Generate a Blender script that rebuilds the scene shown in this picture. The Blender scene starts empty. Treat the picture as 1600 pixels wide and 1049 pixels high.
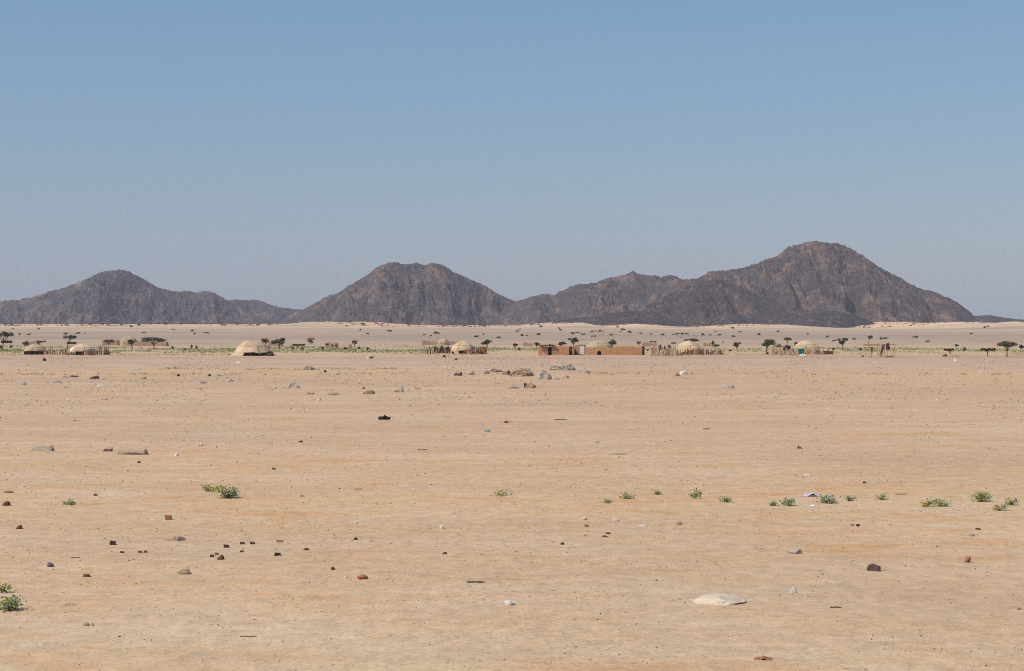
import bpy, math, random
import numpy as np

# ------------------------------------------------------------------ camera, sky, sun, exposure
scene = bpy.context.scene
F, HC, YH = 2800.0, 7.3, 504.0          # focal length in photo pixels, camera height (m), horizon row
K = F * HC
cam_d = bpy.data.cameras.new('camera'); cam = bpy.data.objects.new('camera', cam_d)
scene.collection.objects.link(cam); scene.camera = cam
cam_d.sensor_width = 36.0; cam_d.lens = F / 1600 * 36.0
cam_d.shift_y = -(524.5 - YH) / 1600.0
cam_d.clip_start = 1.0; cam_d.clip_end = 30000.0
cam.location = (0, 0, HC); cam.rotation_euler = (math.radians(90), 0, 0)

SUN_EL, SUN_AZ = math.radians(50), math.radians(-122)   # azimuth clockwise from +Y
sdir = (math.sin(SUN_AZ) * math.cos(SUN_EL), math.cos(SUN_AZ) * math.cos(SUN_EL), math.sin(SUN_EL))
world = bpy.data.worlds.new('World'); scene.world = world; world.use_nodes = True
wn = world.node_tree.nodes; wl = world.node_tree.links
bg = wn['Background']
sky = wn.new('ShaderNodeTexSky'); sky.sky_type = 'NISHITA'; sky.sun_disc = False
sky.sun_elevation = SUN_EL; sky.sun_rotation = SUN_AZ
sky.altitude = 1000; sky.air_density = 1.5; sky.dust_density = 1.0; sky.ozone_density = 2.0
tint = wn.new('ShaderNodeMix'); tint.data_type = 'RGBA'; tint.blend_type = 'MIX'; tint.inputs[0].default_value = 0.55
tint.inputs[7].default_value = (1.15, 2.58, 5.10, 1)   # even constant blue mixed through the whole sky colour
wl.new(sky.outputs[0], tint.inputs[6]); wl.new(tint.outputs[2], bg.inputs[0]); bg.inputs[1].default_value = 0.10
sun_d = bpy.data.lights.new('sun', 'SUN'); sun = bpy.data.objects.new('sun', sun_d)
scene.collection.objects.link(sun)
sun_d.energy = 4.0; sun_d.angle = math.radians(0.53); sun_d.color = (1.0, 0.94, 0.86)
from mathutils import Vector
sun.rotation_euler = Vector(sdir).to_track_quat('Z', 'Y').to_euler()
scene.view_settings.view_transform = 'Standard'; scene.view_settings.look = 'None'
scene.view_settings.exposure = 0.0; scene.view_settings.gamma = 1.0
scene.view_settings.use_curve_mapping = False
scene.cycles.use_denoising = False
scene.cycles.pixel_filter_type = 'BLACKMAN_HARRIS'; scene.cycles.filter_width = 1.0
scene.cycles.max_bounces = 6; scene.cycles.volume_bounces = 0
scene.cycles.transparent_max_bounces = 8

COL = scene.collection
rng = random.Random(7)

# ------------------------------------------------------------------ noise
def _hash(ix, iy, seed):
    h = (ix.astype(np.int64) * 374761393 + iy.astype(np.int64) * 668265263 + seed * 1442695041) & 0xFFFFFFFF
    h = ((h ^ (h >> 13)) * 1274126177) & 0xFFFFFFFF
    h = (h ^ (h >> 16)) & 0xFFFFFFFF
    h = (h * 2246822519) & 0xFFFFFFFF
    return ((h ^ (h >> 15)) & 0xFFFFFF) / float(0xFFFFFF) * 2 - 1
def vnoise(x, y, seed=0):
    x = np.asarray(x, float); y = np.asarray(y, float)
    ix = np.floor(x); iy = np.floor(y); fx = x - ix; fy = y - iy
    ix = ix.astype(np.int64); iy = iy.astype(np.int64)
    u = fx * fx * fx * (fx * (fx * 6 - 15) + 10); v = fy * fy * fy * (fy * (fy * 6 - 15) + 10)
    a = _hash(ix, iy, seed); b = _hash(ix + 1, iy, seed); c = _hash(ix, iy + 1, seed); d = _hash(ix + 1, iy + 1, seed)
    return (a * (1 - u) + b * u) * (1 - v) + (c * (1 - u) + d * u) * v
def fbm(x, y, seed=0, octv=4, gain=0.5):
    s = 0; a = 1; n = 0
    for i in range(octv):
        s = s + a * vnoise(x * 2 ** i + 17.3 * i, y * 2 ** i - 9.1 * i, seed + i); n += a; a *= gain
    return s / n
def ridged(x, y, seed=0, octv=4, gain=0.5):
    s = 0; a = 1; n = 0
    for i in range(octv):
        s = s + a * (1 - 2 * np.abs(vnoise(x * 2 ** i + 5.7 * i, y * 2 ** i + 3.3 * i, seed + i))); n += a; a *= gain
    return s / n
def sstep(a, b, x):
    t = np.clip((np.asarray(x, float) - a) / (b - a), 0, 1); return t * t * (3 - 2 * t)

# ------------------------------------------------------------------ places
def depth(py): return K / (py - YH)
def wx(px, D): return (px - 800.0) * D / F
# height of the sand ramps at the foot of the hills, from their crest lines
_ramp = [(-600, 509), (0, 510), (100, 510), (200, 509.5), (280, 507.5), (330, 509.5), (440, 509), (475, 505), (500, 503.5), (530, 507), (600, 511),
         (700, 511.5), (800, 510.5), (860, 507), (890, 505), (915, 505.5), (940, 511), (965, 510), (1000, 507.2), (1040, 510.5), (1100, 513),
         (1150, 510), (1185, 508), (1220, 507.5), (1260, 512), (1320, 514), (1375, 513), (1410, 510), (1440, 507.5), (1470, 504),
         (1500, 505.5), (1540, 507), (1575, 504.8), (1620, 507), (2300, 508)]
RD = 1750.0
_rx = np.array([wx(p, RD) for p, _ in _ramp]); _rz = np.array([HC - (q - YH) * RD / F for _, q in _ramp])
def ground_z(x, y):
    x = np.asarray(x, float); y = np.asarray(y, float)
    z = 0.10 * fbm(x / 14, y / 22, 11, 3) * sstep(10, 60, y) * (1 - sstep(350, 420, y) * 0.5)
    z = z + 0.03 * fbm(x / 2.2, y / 1.6, 12, 3) * (1 - sstep(110, 220, y))
    z = z + 0.32 * np.exp(-((x - 4.0) / 9.0) ** 2 - ((y - 262) / 22.0) ** 2) * (1 + 0.4 * fbm(x / 2.5, y / 7, 15, 3))   # low rise under the rubble
    far = sstep(650, 1500, y)
    z = z + far * 0.5 * fbm(x / 60, y / 90, 13, 3)
    P = np.interp(x, _rx, _rz)
    Pm = np.interp(x, _rx, np.convolve(np.pad(_rz, 3, 'edge'), np.ones(7) / 7, 'valid'))
    k = sstep(1350, RD, y)
    z = z + sstep(950, RD, y) ** 1.3 * ((Pm * (1 - k) + P * k) + (0.9 + 1.3 * sstep(330, 420, x)) * fbm(x / 16, y / 30, 14, 4) * sstep(1400, RD, y))
    return z
def gz(x, y): return float(ground_z(np.array([x]), np.array([y]))[0])
def at(px, py):
    D = depth(py); x = wx(px, D); return (x, D, gz(x, D))
def unit(py): return depth(py) / F          # metres per photo pixel at the row where a thing stands

# ------------------------------------------------------------------ materials
def lin(c):
    return tuple(((v / 255) / 12.92 if v / 255 <= 0.04045 else ((v / 255 + 0.055) / 1.055) ** 2.4) for v in c)
srgb_lin = lin
def _mix(nt, fac, a, b, blend='MIX'):
    m = nt.nodes.new('ShaderNodeMix'); m.data_type = 'RGBA'; m.blend_type = blend
    for s, v in ((0, fac), (6, a), (7, b)):
        if hasattr(v, 'is_linked') or isinstance(v, bpy.types.NodeSocket): nt.links.new(v, m.inputs[s])
        elif s == 0: m.inputs[0].default_value = v
        else: m.inputs[s].default_value = (*v[:3], 1)
    return m.outputs[2]
def _noise(nt, vec, scale, detail=4, rough=0.55, dist=0.0):
    n = nt.nodes.new('ShaderNodeTexNoise'); n.inputs['Scale'].default_value = scale
    n.inputs['Detail'].default_value = detail; n.inputs['Roughness'].default_value = rough; n.inputs['Distortion'].default_value = dist
    nt.links.new(vec, n.inputs['Vector']); return n.outputs['Fac']
def _ramp_node(nt, fac, stops, interp='LINEAR'):
    r = nt.nodes.new('ShaderNodeValToRGB'); r.color_ramp.interpolation = interp
    e = r.color_ramp.elements
    while len(e) < len(stops): e.new(0.5)
    for i, (p, c) in enumerate(stops):
        e[i].position = p; e[i].color = (*((c,) * 3 if not hasattr(c, '__len__') else c), 1)
    nt.links.new(fac, r.inputs[0]); return r.outputs[0]
def _map(nt, vec, scale, rot=(0, 0, 0)):
    m = nt.nodes.new('ShaderNodeMapping'); m.inputs['Scale'].default_value = scale; m.inputs['Rotation'].default_value = rot
    nt.links.new(vec, m.inputs['Vector']); return m.outputs[0]
def _bump(nt, h, strength, dist, normal=None):
    b = nt.nodes.new('ShaderNodeBump'); b.inputs['Strength'].default_value = strength; b.inputs['Distance'].default_value = dist
    nt.links.new(h, b.inputs['Height'])
    if normal is not None: nt.links.new(normal, b.inputs['Normal'])
    return b.outputs[0]
MATS = {}
def mat(name, c1=None, c2=None, scale=3.0, rough=0.9, bump=0.3, bdist=0.02, coords='Object', translucent=0.0, island=0.0):
    if name in MATS: return MATS[name]
    m = bpy.data.materials.new(name); m.use_nodes = True; nt = m.node_tree
    p = nt.nodes['Principled BSDF']; p.inputs['Roughness'].default_value = rough
    p.inputs['Specular IOR Level'].default_value = 0.15
    tc = nt.nodes.new('ShaderNodeTexCoord'); v = tc.outputs[coords]
    c2 = c2 or tuple(x * 0.7 for x in c1)
    n = _noise(nt, v, scale, 5, 0.6)
    f = _ramp_node(nt, n, [(0.32, 0.0), (0.68, 1.0)])
    col = _mix(nt, f, c1, c2)
    if island:
        g = nt.nodes.new('ShaderNodeNewGeometry')
        rr = _ramp_node(nt, g.outputs['Random Per Island'], [(0, 1 - island), (1, 1 + island)])
        col = _mix(nt, 1.0, col, rr, 'MULTIPLY')
    nt.links.new(col, p.inputs['Base Color'])
    if bump:
        nt.links.new(_bump(nt, _noise(nt, v, scale * 4, 6, 0.7), bump, bdist), p.inputs['Normal'])
    if translucent:
        t = nt.nodes.new('ShaderNodeBsdfTranslucent'); nt.links.new(col, t.inputs[0])
        a = nt.nodes.new('ShaderNodeMixShader'); a.inputs[0].default_value = translucent
        nt.links.new(p.outputs[0], a.inputs[1]); nt.links.new(t.outputs[0], a.inputs[2])
        nt.links.new(a.outputs[0], nt.nodes['Material Output'].inputs[0])
    MATS[name] = m; return m

def ground_material():
    m = bpy.data.materials.new('desert_sand'); m.use_nodes = True; nt = m.node_tree
    p = nt.nodes['Principled BSDF']; p.inputs['Roughness'].default_value = 0.95; p.inputs['Specular IOR Level'].default_value = 0.05
    g = nt.nodes.new('ShaderNodeNewGeometry'); pos = g.outputs['Position']
    sep = nt.nodes.new('ShaderNodeSeparateXYZ'); nt.links.new(pos, sep.inputs[0])
    def M(op, a, b=None, c=None):
        n = nt.nodes.new('ShaderNodeMath'); n.operation = op
        for i, v in enumerate((a, b, c)):
            if v is None: continue
            if isinstance(v, (int, float)): n.inputs[i].default_value = v
            else: nt.links.new(v, n.inputs[i])
        return n.outputs[0]
    y = M('MAXIMUM', sep.outputs[1], 36.0)
    L0, L1 = math.log(36), math.log(9000)
    t = M('DIVIDE', M('SUBTRACT', M('LOGARITHM', y, math.e), L0), L1 - L0)
    wob = _noise(nt, _map(nt, pos, (0.010, 0.010, 0.010)), 1.0, 4, 0.6)
    t = M('ADD', t, M('MULTIPLY', M('SUBTRACT', wob, 0.5), 0.035))
    zones = [(36, (203, 177, 151)), (60, (204, 175, 147)), (80, (202, 172, 142)), (100, (201, 171, 146)), (135, (199, 170, 148)), (200, (197, 167, 143)),
             (250, (202, 169, 137)), (300, (195, 166, 146)), (345, (192, 163, 144)), (370, (178, 151, 138)), (388, (190, 162, 141)), (410, (199, 171, 140)),
             (440, (190, 170, 136)), (530, (192, 172, 142)), (580, (194, 169, 142)), (720, (186, 161, 139)), (820, (173, 153, 136)), (1000, (171, 151, 135)),
             (1150, (184, 161, 138)), (1300, (200, 174, 148)), (1500, (220, 192, 164)), (1720, (236, 206, 176)), (1900, (228, 186, 150))]
    ALB = 1.0
    lin = lambda c: tuple(a * b for a, b in zip(srgb_lin(c), (0.978, 0.933, 0.812)))
    col = _ramp_node(nt, t, [((math.log(d) - L0) / (L1 - L0), tuple(v * ALB for v in lin(c))) for d, c in zones])
    # ochre wind-laid sand in long patches
    s1 = _noise(nt, _map(nt, pos, (0.20, 0.36, 0.3), (0, 0, 0.12)), 1.0, 5, 0.6, 0.4)
    s1 = _ramp_node(nt, s1, [(0.49, 0.0), (0.63, 1.0)])
    s2 = _noise(nt, _map(nt, pos, (0.018, 0.05, 0.05)), 1.0, 4, 0.6)
    s2 = _ramp_node(nt, s2, [(0.40, 0.15), (0.62, 1.0)])
    s1b = _ramp_node(nt, _noise(nt, _map(nt, pos, (0.7, 1.3, 0.7), (0, 0, -0.1)), 1.0, 5, 0.65, 0.3), [(0.54, 0.0), (0.66, 1.0)])
    och = M('MULTIPLY', M('MAXIMUM', M('MULTIPLY', s1, s2), M('MULTIPLY', s1b, 0.7)), 0.72)
    nearf = nt.nodes.new('ShaderNodeMapRange'); nt.links.new(sep.outputs[1], nearf.inputs[0])
    nearf.inputs[1].default_value = 90; nearf.inputs[2].default_value = 330; nearf.inputs[3].default_value = 1; nearf.inputs[4].default_value = 0.3
    och = M('MULTIPLY', och, nearf.outputs[0])
    col = _mix(nt, och, col, tuple(v * ALB for v in lin((197, 150, 100))))
    # paler crusted silt and mauve grit patches
    s3 = _ramp_node(nt, _noise(nt, _map(nt, pos, (0.07, 0.16, 0.1)), 1.0, 5, 0.65), [(0.45, 0.0), (0.68, 0.7)])
    col = _mix(nt, s3, col, tuple(v * ALB for v in lin((208, 184, 164))))
    s4 = _ramp_node(nt, _noise(nt, _map(nt, pos, (0.013, 0.03, 0.02)), 1.0, 6, 0.7), [(0.46, 0.0), (0.64, 0.6)])
    col = _mix(nt, s4, col, tuple(v * ALB for v in lin((184, 156, 138))))
    # large patches of darker gravel on the far plain
    s5 = _noise(nt, _map(nt, pos, (0.0022, 0.008, 0.01)), 1.0, 6, 0.7)
    s5 = _ramp_node(nt, s5, [(0.44, 0.0), (0.58, 0.75)])
    s6 = _ramp_node(nt, _noise(nt, _map(nt, pos, (0.012, 0.03, 0.03)), 1.0, 6, 0.75), [(0.46, 0.0), (0.60, 0.8)])
    s5 = M('MAXIMUM', s5, s6)
    ff = nt.nodes.new('ShaderNodeMapRange'); nt.links.new(sep.outputs[1], ff.inputs[0])
    ff.inputs[1].default_value = 450; ff.inputs[2].default_value = 650
    fg = nt.nodes.new('ShaderNodeMapRange'); nt.links.new(sep.outputs[1], fg.inputs[0])
    fg.inputs[1].default_value = 1850; fg.inputs[2].default_value = 1450
    col = _mix(nt, M('MULTIPLY', M('MULTIPLY', s5, ff.outputs[0]), fg.outputs[0]), col, tuple(v * ALB for v in lin((158, 142, 134))))
    # grain: fine value noise + sparse grit specks
    gr = _ramp_node(nt, _noise(nt, pos, 9.0, 7, 0.75), [(0.28, 0.74), (0.72, 1.22)])
    col = _mix(nt, 1.0, col, gr, 'MULTIPLY')
    gr2 = _ramp_node(nt, _noise(nt, _map(nt, pos, (0.8, 1.3, 1)), 1.0, 6, 0.75), [(0.3, 0.88), (0.7, 1.11)])
    col = _mix(nt, 1.0, col, gr2, 'MULTIPLY')
    vo = nt.nodes.new('ShaderNodeTexVoronoi'); vo.inputs['Scale'].default_value = 6.0; nt.links.new(pos, vo.inputs['Vector'])
    sp = _ramp_node(nt, vo.outputs['Distance'], [(0.07, 1.0), (0.13, 0.0)])
    spk = M('MULTIPLY', sp, _ramp_node(nt, _noise(nt, _map(nt, pos, (0.25, 0.25, 0.25)), 1.0, 3), [(0.45, 0.0), (0.65, 0.75)]))
    spc = _mix(nt, _ramp_node(nt, vo.outputs['Color'], [(0.2, 0.0), (0.8, 1.0)]), lin((112, 86, 70)), lin((176, 150, 128)))
    col = _mix(nt, spk, col, spc)
    # mid-sized grit lying thick in patches
    vo2 = nt.nodes.new('ShaderNodeTexVoronoi'); vo2.inputs['Scale'].default_value = 2.6; nt.links.new(pos, vo2.inputs['Vector'])
    sp2 = M('MULTIPLY', _ramp_node(nt, vo2.outputs['Distance'], [(0.12, 1.0), (0.2, 0.0)]), _ramp_node(nt, _noise(nt, _map(nt, pos, (0.06, 0.08, 0.1)), 1.0, 4, 0.65), [(0.46, 0.0), (0.62, 0.85)]))
    col = _mix(nt, sp2, col, _mix(nt, _ramp_node(nt, vo2.outputs['Color'], [(0.25, 0.0), (0.75, 1.0)]), lin((104, 82, 68)), lin((206, 184, 162))))
    # pebbly mottling seen at a distance
    gr3 = _ramp_node(nt, _noise(nt, _map(nt, pos, (2.2, 1.0, 1)), 1.0, 7, 0.8), [(0.3, 0.82), (0.7, 1.16)])
    col = _mix(nt, 1.0, col, gr3, 'MULTIPLY')
    nt.links.new(col, p.inputs['Base Color'])
    b1 = _bump(nt, _noise(nt, _map(nt, pos, (1.1, 2.6, 2)), 1.0, 6, 0.65), 0.55, 0.08)
    b2 = _bump(nt, _noise(nt, pos, 14.0, 5, 0.7), 0.6, 0.016, b1)
    nt.links.new(b2, p.inputs['Normal'])
    return m

def rock_hill_material(name, dark, mid, drift, drift_amt, seed):
    m = bpy.data.materials.new(name); m.use_nodes = True; nt = m.node_tree
    p = nt.nodes['Principled BSDF']; p.inputs['Roughness'].default_value = 0.9; p.inputs['Specular IOR Level'].default_value = 0.1
    tc = nt.nodes.new('ShaderNodeTexCoord'); mp = nt.nodes.new('ShaderNodeMapping'); mp.inputs['Location'].default_value = (seed * 31.7, seed * 11.3, 0)
    nt.links.new(tc.outputs['Object'], mp.inputs[0]); v = mp.outputs[0]
    c = _mix(nt, _ramp_node(nt, _noise(nt, v, 0.05, 8, 0.68), [(0.35, 0.0), (0.65, 1.0)]), dark, mid)
    d = _noise(nt, v, 0.022, 7, 0.66, 0.8)
    d2 = _noise(nt, v, 0.13, 5, 0.7, 0.5)
    a = nt.nodes.new('ShaderNodeMath'); a.operation = 'MULTIPLY_ADD'; nt.links.new(d2, a.inputs[0]); a.inputs[1].default_value = 0.45; nt.links.new(d, a.inputs[2])
    f = _ramp_node(nt, a.outputs[0], [(0.80 - drift_amt, 0.0), (0.93 - drift_amt, 0.9)])
    c = _mix(nt, f, c, drift)
    blocks = _ramp_node(nt, _noise(nt, v, 0.45, 6, 0.75), [(0.32, 0.74), (0.68, 1.26)])
    c = _mix(nt, 1.0, c, blocks, 'MULTIPLY')
    c = _mix(nt, 1.0, c, _ramp_node(nt, _noise(nt, v, 0.16, 5, 0.7, 0.6), [(0.34, 0.76), (0.66, 1.24)]), 'MULTIPLY')
    nt.links.new(c, p.inputs['Base Color'])
    b = _bump(nt, _noise(nt, v, 0.28, 9, 0.75), 0.8, 2.6)
    nt.links.new(b, p.inputs['Normal'])
    return m

# ------------------------------------------------------------------ mesh helpers
def mesh(name, verts, faces, mats=(), smooth=False, midx=None):
    me = bpy.data.meshes.new(name)
    me.from_pydata([tuple(v) for v in verts], [], [tuple(f) for f in faces])
    for m in mats: me.materials.append(m)
    if midx is not None: me.polygons.foreach_set('material_index', np.asarray(midx, np.int32))
    if smooth: me.polygons.foreach_set('use_smooth', np.ones(len(me.polygons), bool))
    me.update(); return me
def fast_mesh(name, V, Fq, mats=(), smooth=False, midx=None):
    V = np.asarray(V, np.float32); Fq = np.asarray(Fq, np.int32); k = Fq.shape[1]
    me = bpy.data.meshes.new(name)
    me.vertices.add(len(V)); me.vertices.foreach_set('co', V.ravel())
    me.loops.add(Fq.size); me.loops.foreach_set('vertex_index', Fq.ravel())
    me.polygons.add(len(Fq)); me.polygons.foreach_set('loop_start', np.arange(0, Fq.size, k, dtype=np.int32))
    for m in mats: me.materials.append(m)
    if midx is not None: me.polygons.foreach_set('material_index', np.asarray(midx, np.int32))
    me.polygons.foreach_set('use_smooth', np.full(len(Fq), bool(smooth)))
    me.update(calc_edges=True); return me
def obj(name, me, parent=None, loc=(0, 0, 0), rot=(0, 0, 0), scale=(1, 1, 1)):
    o = bpy.data.objects.new(name, me); COL.objects.link(o)
    o.location = loc; o.rotation_euler = rot; o.scale = scale
    if parent is not None: o.parent = parent
    return o
def tag(o, label, cat, group=None):
    o['label'] = label; o['category'] = cat
    if group: o['group'] = group
    return o
def thing(name, label, cat, loc, rz=0.0, group=None):
    o = bpy.data.objects.new(name, None); COL.objects.link(o); o.empty_display_size = 0.3
    o.location = loc; o.rotation_euler = (0, 0, rz); return tag(o, label, cat, group)
def structure(name, me, kind='structure'):
    o = obj(name, me); o['kind'] = kind; return o
class MB:
    def __init__(s): s.v = []; s.f = []
    def add(s, v, f):
        n = len(s.v); s.v += [tuple(p) for p in v]; s.f += [tuple(i + n for i in q) for q in f]
    def tube(s, pts, rad, sides=5):
        pts = [Vector(p) for p in pts]; V = []; Fc = []
        for i, p in enumerate(pts):
            d = (pts[min(i + 1, len(pts) - 1)] - pts[max(i - 1, 0)]).normalized()
            a = d.cross(Vector((0.31, 0.87, 0.38))).normalized(); b = d.cross(a)
            r = rad[i] if hasattr(rad, '__len__') else rad
            for k in range(sides):
                t = 2 * math.pi * k / sides; V.append(p + a * (r * math.cos(t)) + b * (r * math.sin(t)))
        for i in range(len(pts) - 1):
            for k in range(sides):
                k2 = (k + 1) % sides
                Fc.append((i * sides + k, i * sides + k2, (i + 1) * sides + k2, (i + 1) * sides + k))
        Fc.append(tuple(range(sides - 1, -1, -1))); Fc.append(tuple((len(pts) - 1) * sides + k for k in range(sides)))
        s.add(V, Fc)
    def box(s, x0, x1, y0, y1, z0, z1):
        s.add([(x0, y0, z0), (x1, y0, z0), (x1, y1, z0), (x0, y1, z0), (x0, y0, z1), (x1, y0, z1), (x1, y1, z1), (x0, y1, z1)],
              [(0, 3, 2, 1), (4, 5, 6, 7), (0, 1, 5, 4), (1, 2, 6, 5), (2, 3, 7, 6), (3, 0, 4, 7)])
    def build(s, name, m, parent=None, smooth=False, loc=(0, 0, 0)):
        return obj(name, mesh(name, s.v, s.f, [m], smooth), parent, loc)

# ------------------------------------------------------------------ ground
def build_ground():
    inner = np.linspace(-0.36, 0.36, 521)
    side = np.array([0.39, 0.43, 0.5, 0.6, 0.75, 1.0, 1.4, 2.0, 3.0])
    u = np.concatenate([-side[::-1], inner, side])
    yn = np.array([-400, -200, -100, -50, -20, 0, 10, 18, 25, 30.])
    y = np.concatenate([yn, 33 * np.exp(np.linspace(0, math.log(5600 / 33.), 720))])
    w = np.maximum(y, 0) + 30 + np.maximum(-y, 0) * 3
    X = u[None, :] * w[:, None]; Y = np.repeat(y[:, None], len(u), 1); Z = ground_z(X, Y)
    n, c = X.shape; idx = np.arange(n * c).reshape(n, c)
    q = np.stack([idx[:-1, :-1], idx[:-1, 1:], idx[1:, 1:], idx[1:, :-1]], -1).reshape(-1, 4)
    return structure('ground', fast_mesh('ground', np.stack([X, Y, Z], -1).reshape(-1, 3), q, [ground_material()], True))
build_ground()

# ------------------------------------------------------------------ hills
def gauss(a, sig):
    if sig < 0.6: return a
    k = np.arange(-int(3 * sig), int(3 * sig) + 1); w = np.exp(-k * k / (2 * sig * sig)); w /= w.sum()
    return np.convolve(np.pad(a, len(k) // 2, 'edge'), w, 'valid')
def hill(name, pts, D, material, seed, step=0.8, slope=1.75, rough=1.0):
    pts = sorted(pts)
    xs = np.array([wx(p, D) for p, _ in pts]); zs = np.array([HC + (YH - q) * D / F for _, q in pts])
    x = np.arange(xs[0] - 12, xs[-1] + 12, step)
    H = np.interp(x, xs, zs)
    H = gauss(H, 1.6 / step)
    H = H + rough * (2.2 * ridged(x / 15, x * 0 + seed, seed + 3, 5, 0.62) + 0.55 * vnoise(x / 2.1, x * 0, seed + 4)) * np.clip(H / 40, 0.25, 1)
    edge = np.minimum(1, np.minimum((x - x[0]) / 30.0, (x[-1] - x) / 30.0))
    H = H * edge - 7 * (1 - edge)
    hmax = H.max(); wf = hmax * slope * 1.35 + 30; wb = hmax * 1.2 + 25
    ty = np.concatenate([-np.arange(wf, 0, -step * 1.15), np.arange(0, wb, step * 3.0)])
    X, T = np.meshgrid(x, ty)
    # ridge line wanders in depth
    yr = D + 45 * fbm(x / 120, x * 0 + 2.2, seed + 1, 2) * min(1, hmax / 60)
    # blurred profiles: the crest's small bumps fade down the slope
    sig = np.array([0, 6, 16, 34, 60.]); bl = np.stack([gauss(H, s / step) for s in sig])
    aT = np.abs(T); lev = np.clip(np.interp(aT, [0, 12, 40, 90, 180], [0, 1, 2, 3, 4]), 0, 3.999)
    # warp across the slope so that spurs bend
    xwp = X + (16 * fbm(X / 70, T / 55, seed + 5, 3)) * np.clip(aT / 50, 0, 1)
    xi = np.clip((xwp - x[0]) / step, 0, len(x) - 1.001); i0 = xi.astype(int); fr = xi - i0
    l0 = lev.astype(int); lf = lev - l0
    def samp(L): return bl[L, i0] * (1 - fr) + bl[L, np.minimum(i0 + 1, len(x) - 1)] * fr
    Hh = samp(l0) * (1 - lf) + samp(np.minimum(l0 + 1, 4)) * lf
    Hp = np.maximum(Hh, 3)
    wid = (Hp * slope + 22) * (1 + 0.46 * fbm(xwp / 66, T * 0 + 1.3, seed + 6, 3) + 0.18 * fbm(xwp / 23, T / 80, seed + 7, 2))
    s = 1 - aT / np.where(T < 0, wid, wid * 0.8)
    z = np.where(s > 0, Hh * np.sign(s) * np.abs(s) ** 1.12, s * 25)
    sl = np.clip(s, 0, 1); mid = 4 * sl * (1 - sl)
    amp = np.clip(Hh / 60, 0.15, 1.5)
    z = z + amp * mid * (14.5 * (ridged(xwp / 56, T / 120, seed + 8, 4) - 0.25) + 6.5 * ridged(xwp / 19 + 0.3 * T / 17, T / 48, seed + 9, 3))
    z = z + amp * rough * np.clip(aT / 8, 0.25, 1) * (2.1 * ridged(X / 9, T / 12, seed + 10, 4, 0.65) + 1.1 * fbm(X / 2.6, T / 3.2, seed + 12, 3))
    z = np.where(s <= 0, s * 25, z)
    Y = T + yr[None, :]
    Xw = X * (1 + 0 * T)
    n, c = X.shape; idx = np.arange(n * c).reshape(n, c)
    q = np.stack([idx[:-1, :-1], idx[:-1, 1:], idx[1:, 1:], idx[1:, :-1]], -1).reshape(-1, 4)
    o = structure(name, fast_mesh(name, np.stack([Xw, Y, z], -1).reshape(-1, 3), q, [material], False))
    return o
DK, MD, DR = (0.064, 0.050, 0.049), (0.108, 0.084, 0.079), (0.205, 0.137, 0.103)
mA = rock_hill_material('dark_rock_blue', (0.062, 0.051, 0.051), (0.108, 0.087, 0.081), (0.20, 0.137, 0.105), 0.05, 1)
mB = rock_hill_material('dark_rock_brown', DK, MD, DR, 0.08, 2)
mC = rock_hill_material('dark_rock_rust', DK, MD, (0.21, 0.137, 0.100), 0.075, 3)
mD = rock_hill_material('black_rock', (0.046, 0.038, 0.038), (0.076, 0.062, 0.058), (0.16, 0.105, 0.08), 0.03, 4)
mE = rock_hill_material('dark_rock_spur', (0.050, 0.040, 0.039), (0.088, 0.068, 0.062), (0.20, 0.125, 0.088), 0.06, 5)
hill('mountain', [(-260, 496), (-180, 486), (-100, 478), (-40, 474), (0, 471.4), (20, 469.7), (44, 466), (67, 459), (77, 454.5), (88, 453.8), (105, 449.5), (121, 443.4), (135, 438.3),
     (148, 431.5), (162, 426.5), (175, 424.1), (192, 422.8), (204, 424.8), (216, 431.9), (233, 442.7), (248, 451.8), (263, 454.5), (277, 457.2), (285, 454.8),
     (304, 457.2), (312, 455.2), (321, 455.2), (332, 457.9), (341, 462.3), (351, 468.7), (371, 478.8), (388, 490), (405, 497), (425, 503)], 3200, mA, 100, 1.0)
hill('mountain', [(300, 490), (340, 474), (358, 470.4), (375, 469), (388, 470.7), (398, 468), (405, 469.7), (418, 475.8), (429, 478), (435, 480.5), (449, 481.5), (469, 485), (490, 489), (520, 497)], 3500, mA, 140, 1.4)
hill('mountain', [(395, 508), (422, 498), (449, 490), (466, 486.6), (485, 488), (506, 497), (530, 506)], 2850, mD, 180, 1.0)
hill('mountain', [(430, 499), (455, 490), (470, 484.9), (487, 477), (501, 469.7), (511, 463), (526, 460.2), (541, 451), (558, 439.3), (575, 430.9), (588, 420.8), (598, 414.7),
     (612, 411.3), (626, 412), (637, 414), (651, 412.3), (663, 414.3), (673, 412.7), (690, 415.7), (700, 419.4), (710, 426.8), (720, 430.9), (737, 438.3), (754, 445.7),
     (771, 456.2), (788, 465.3), (805, 471.8), (820, 477), (845, 487), (872, 499), (890, 506)], 2750, mB, 220, 0.9)
hill('mountain', [(770, 494), (790, 480), (808, 471.4), (821, 467.3), (835, 462), (848, 460), (865, 461.3), (875, 455.5), (889, 449.4), (906, 445.4), (926, 443.7), (943, 437.6), (953, 435),
     (963, 433), (977, 430.2), (983, 426.5), (989, 424.8), (999, 429.9), (1009, 431.5), (1020, 431.5), (1030, 435), (1043, 431.5), (1053, 433.6), (1063, 438.3),
     (1080, 441), (1110, 448), (1140, 460), (1180, 478)], 2560, mB, 300, 0.85)
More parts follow.
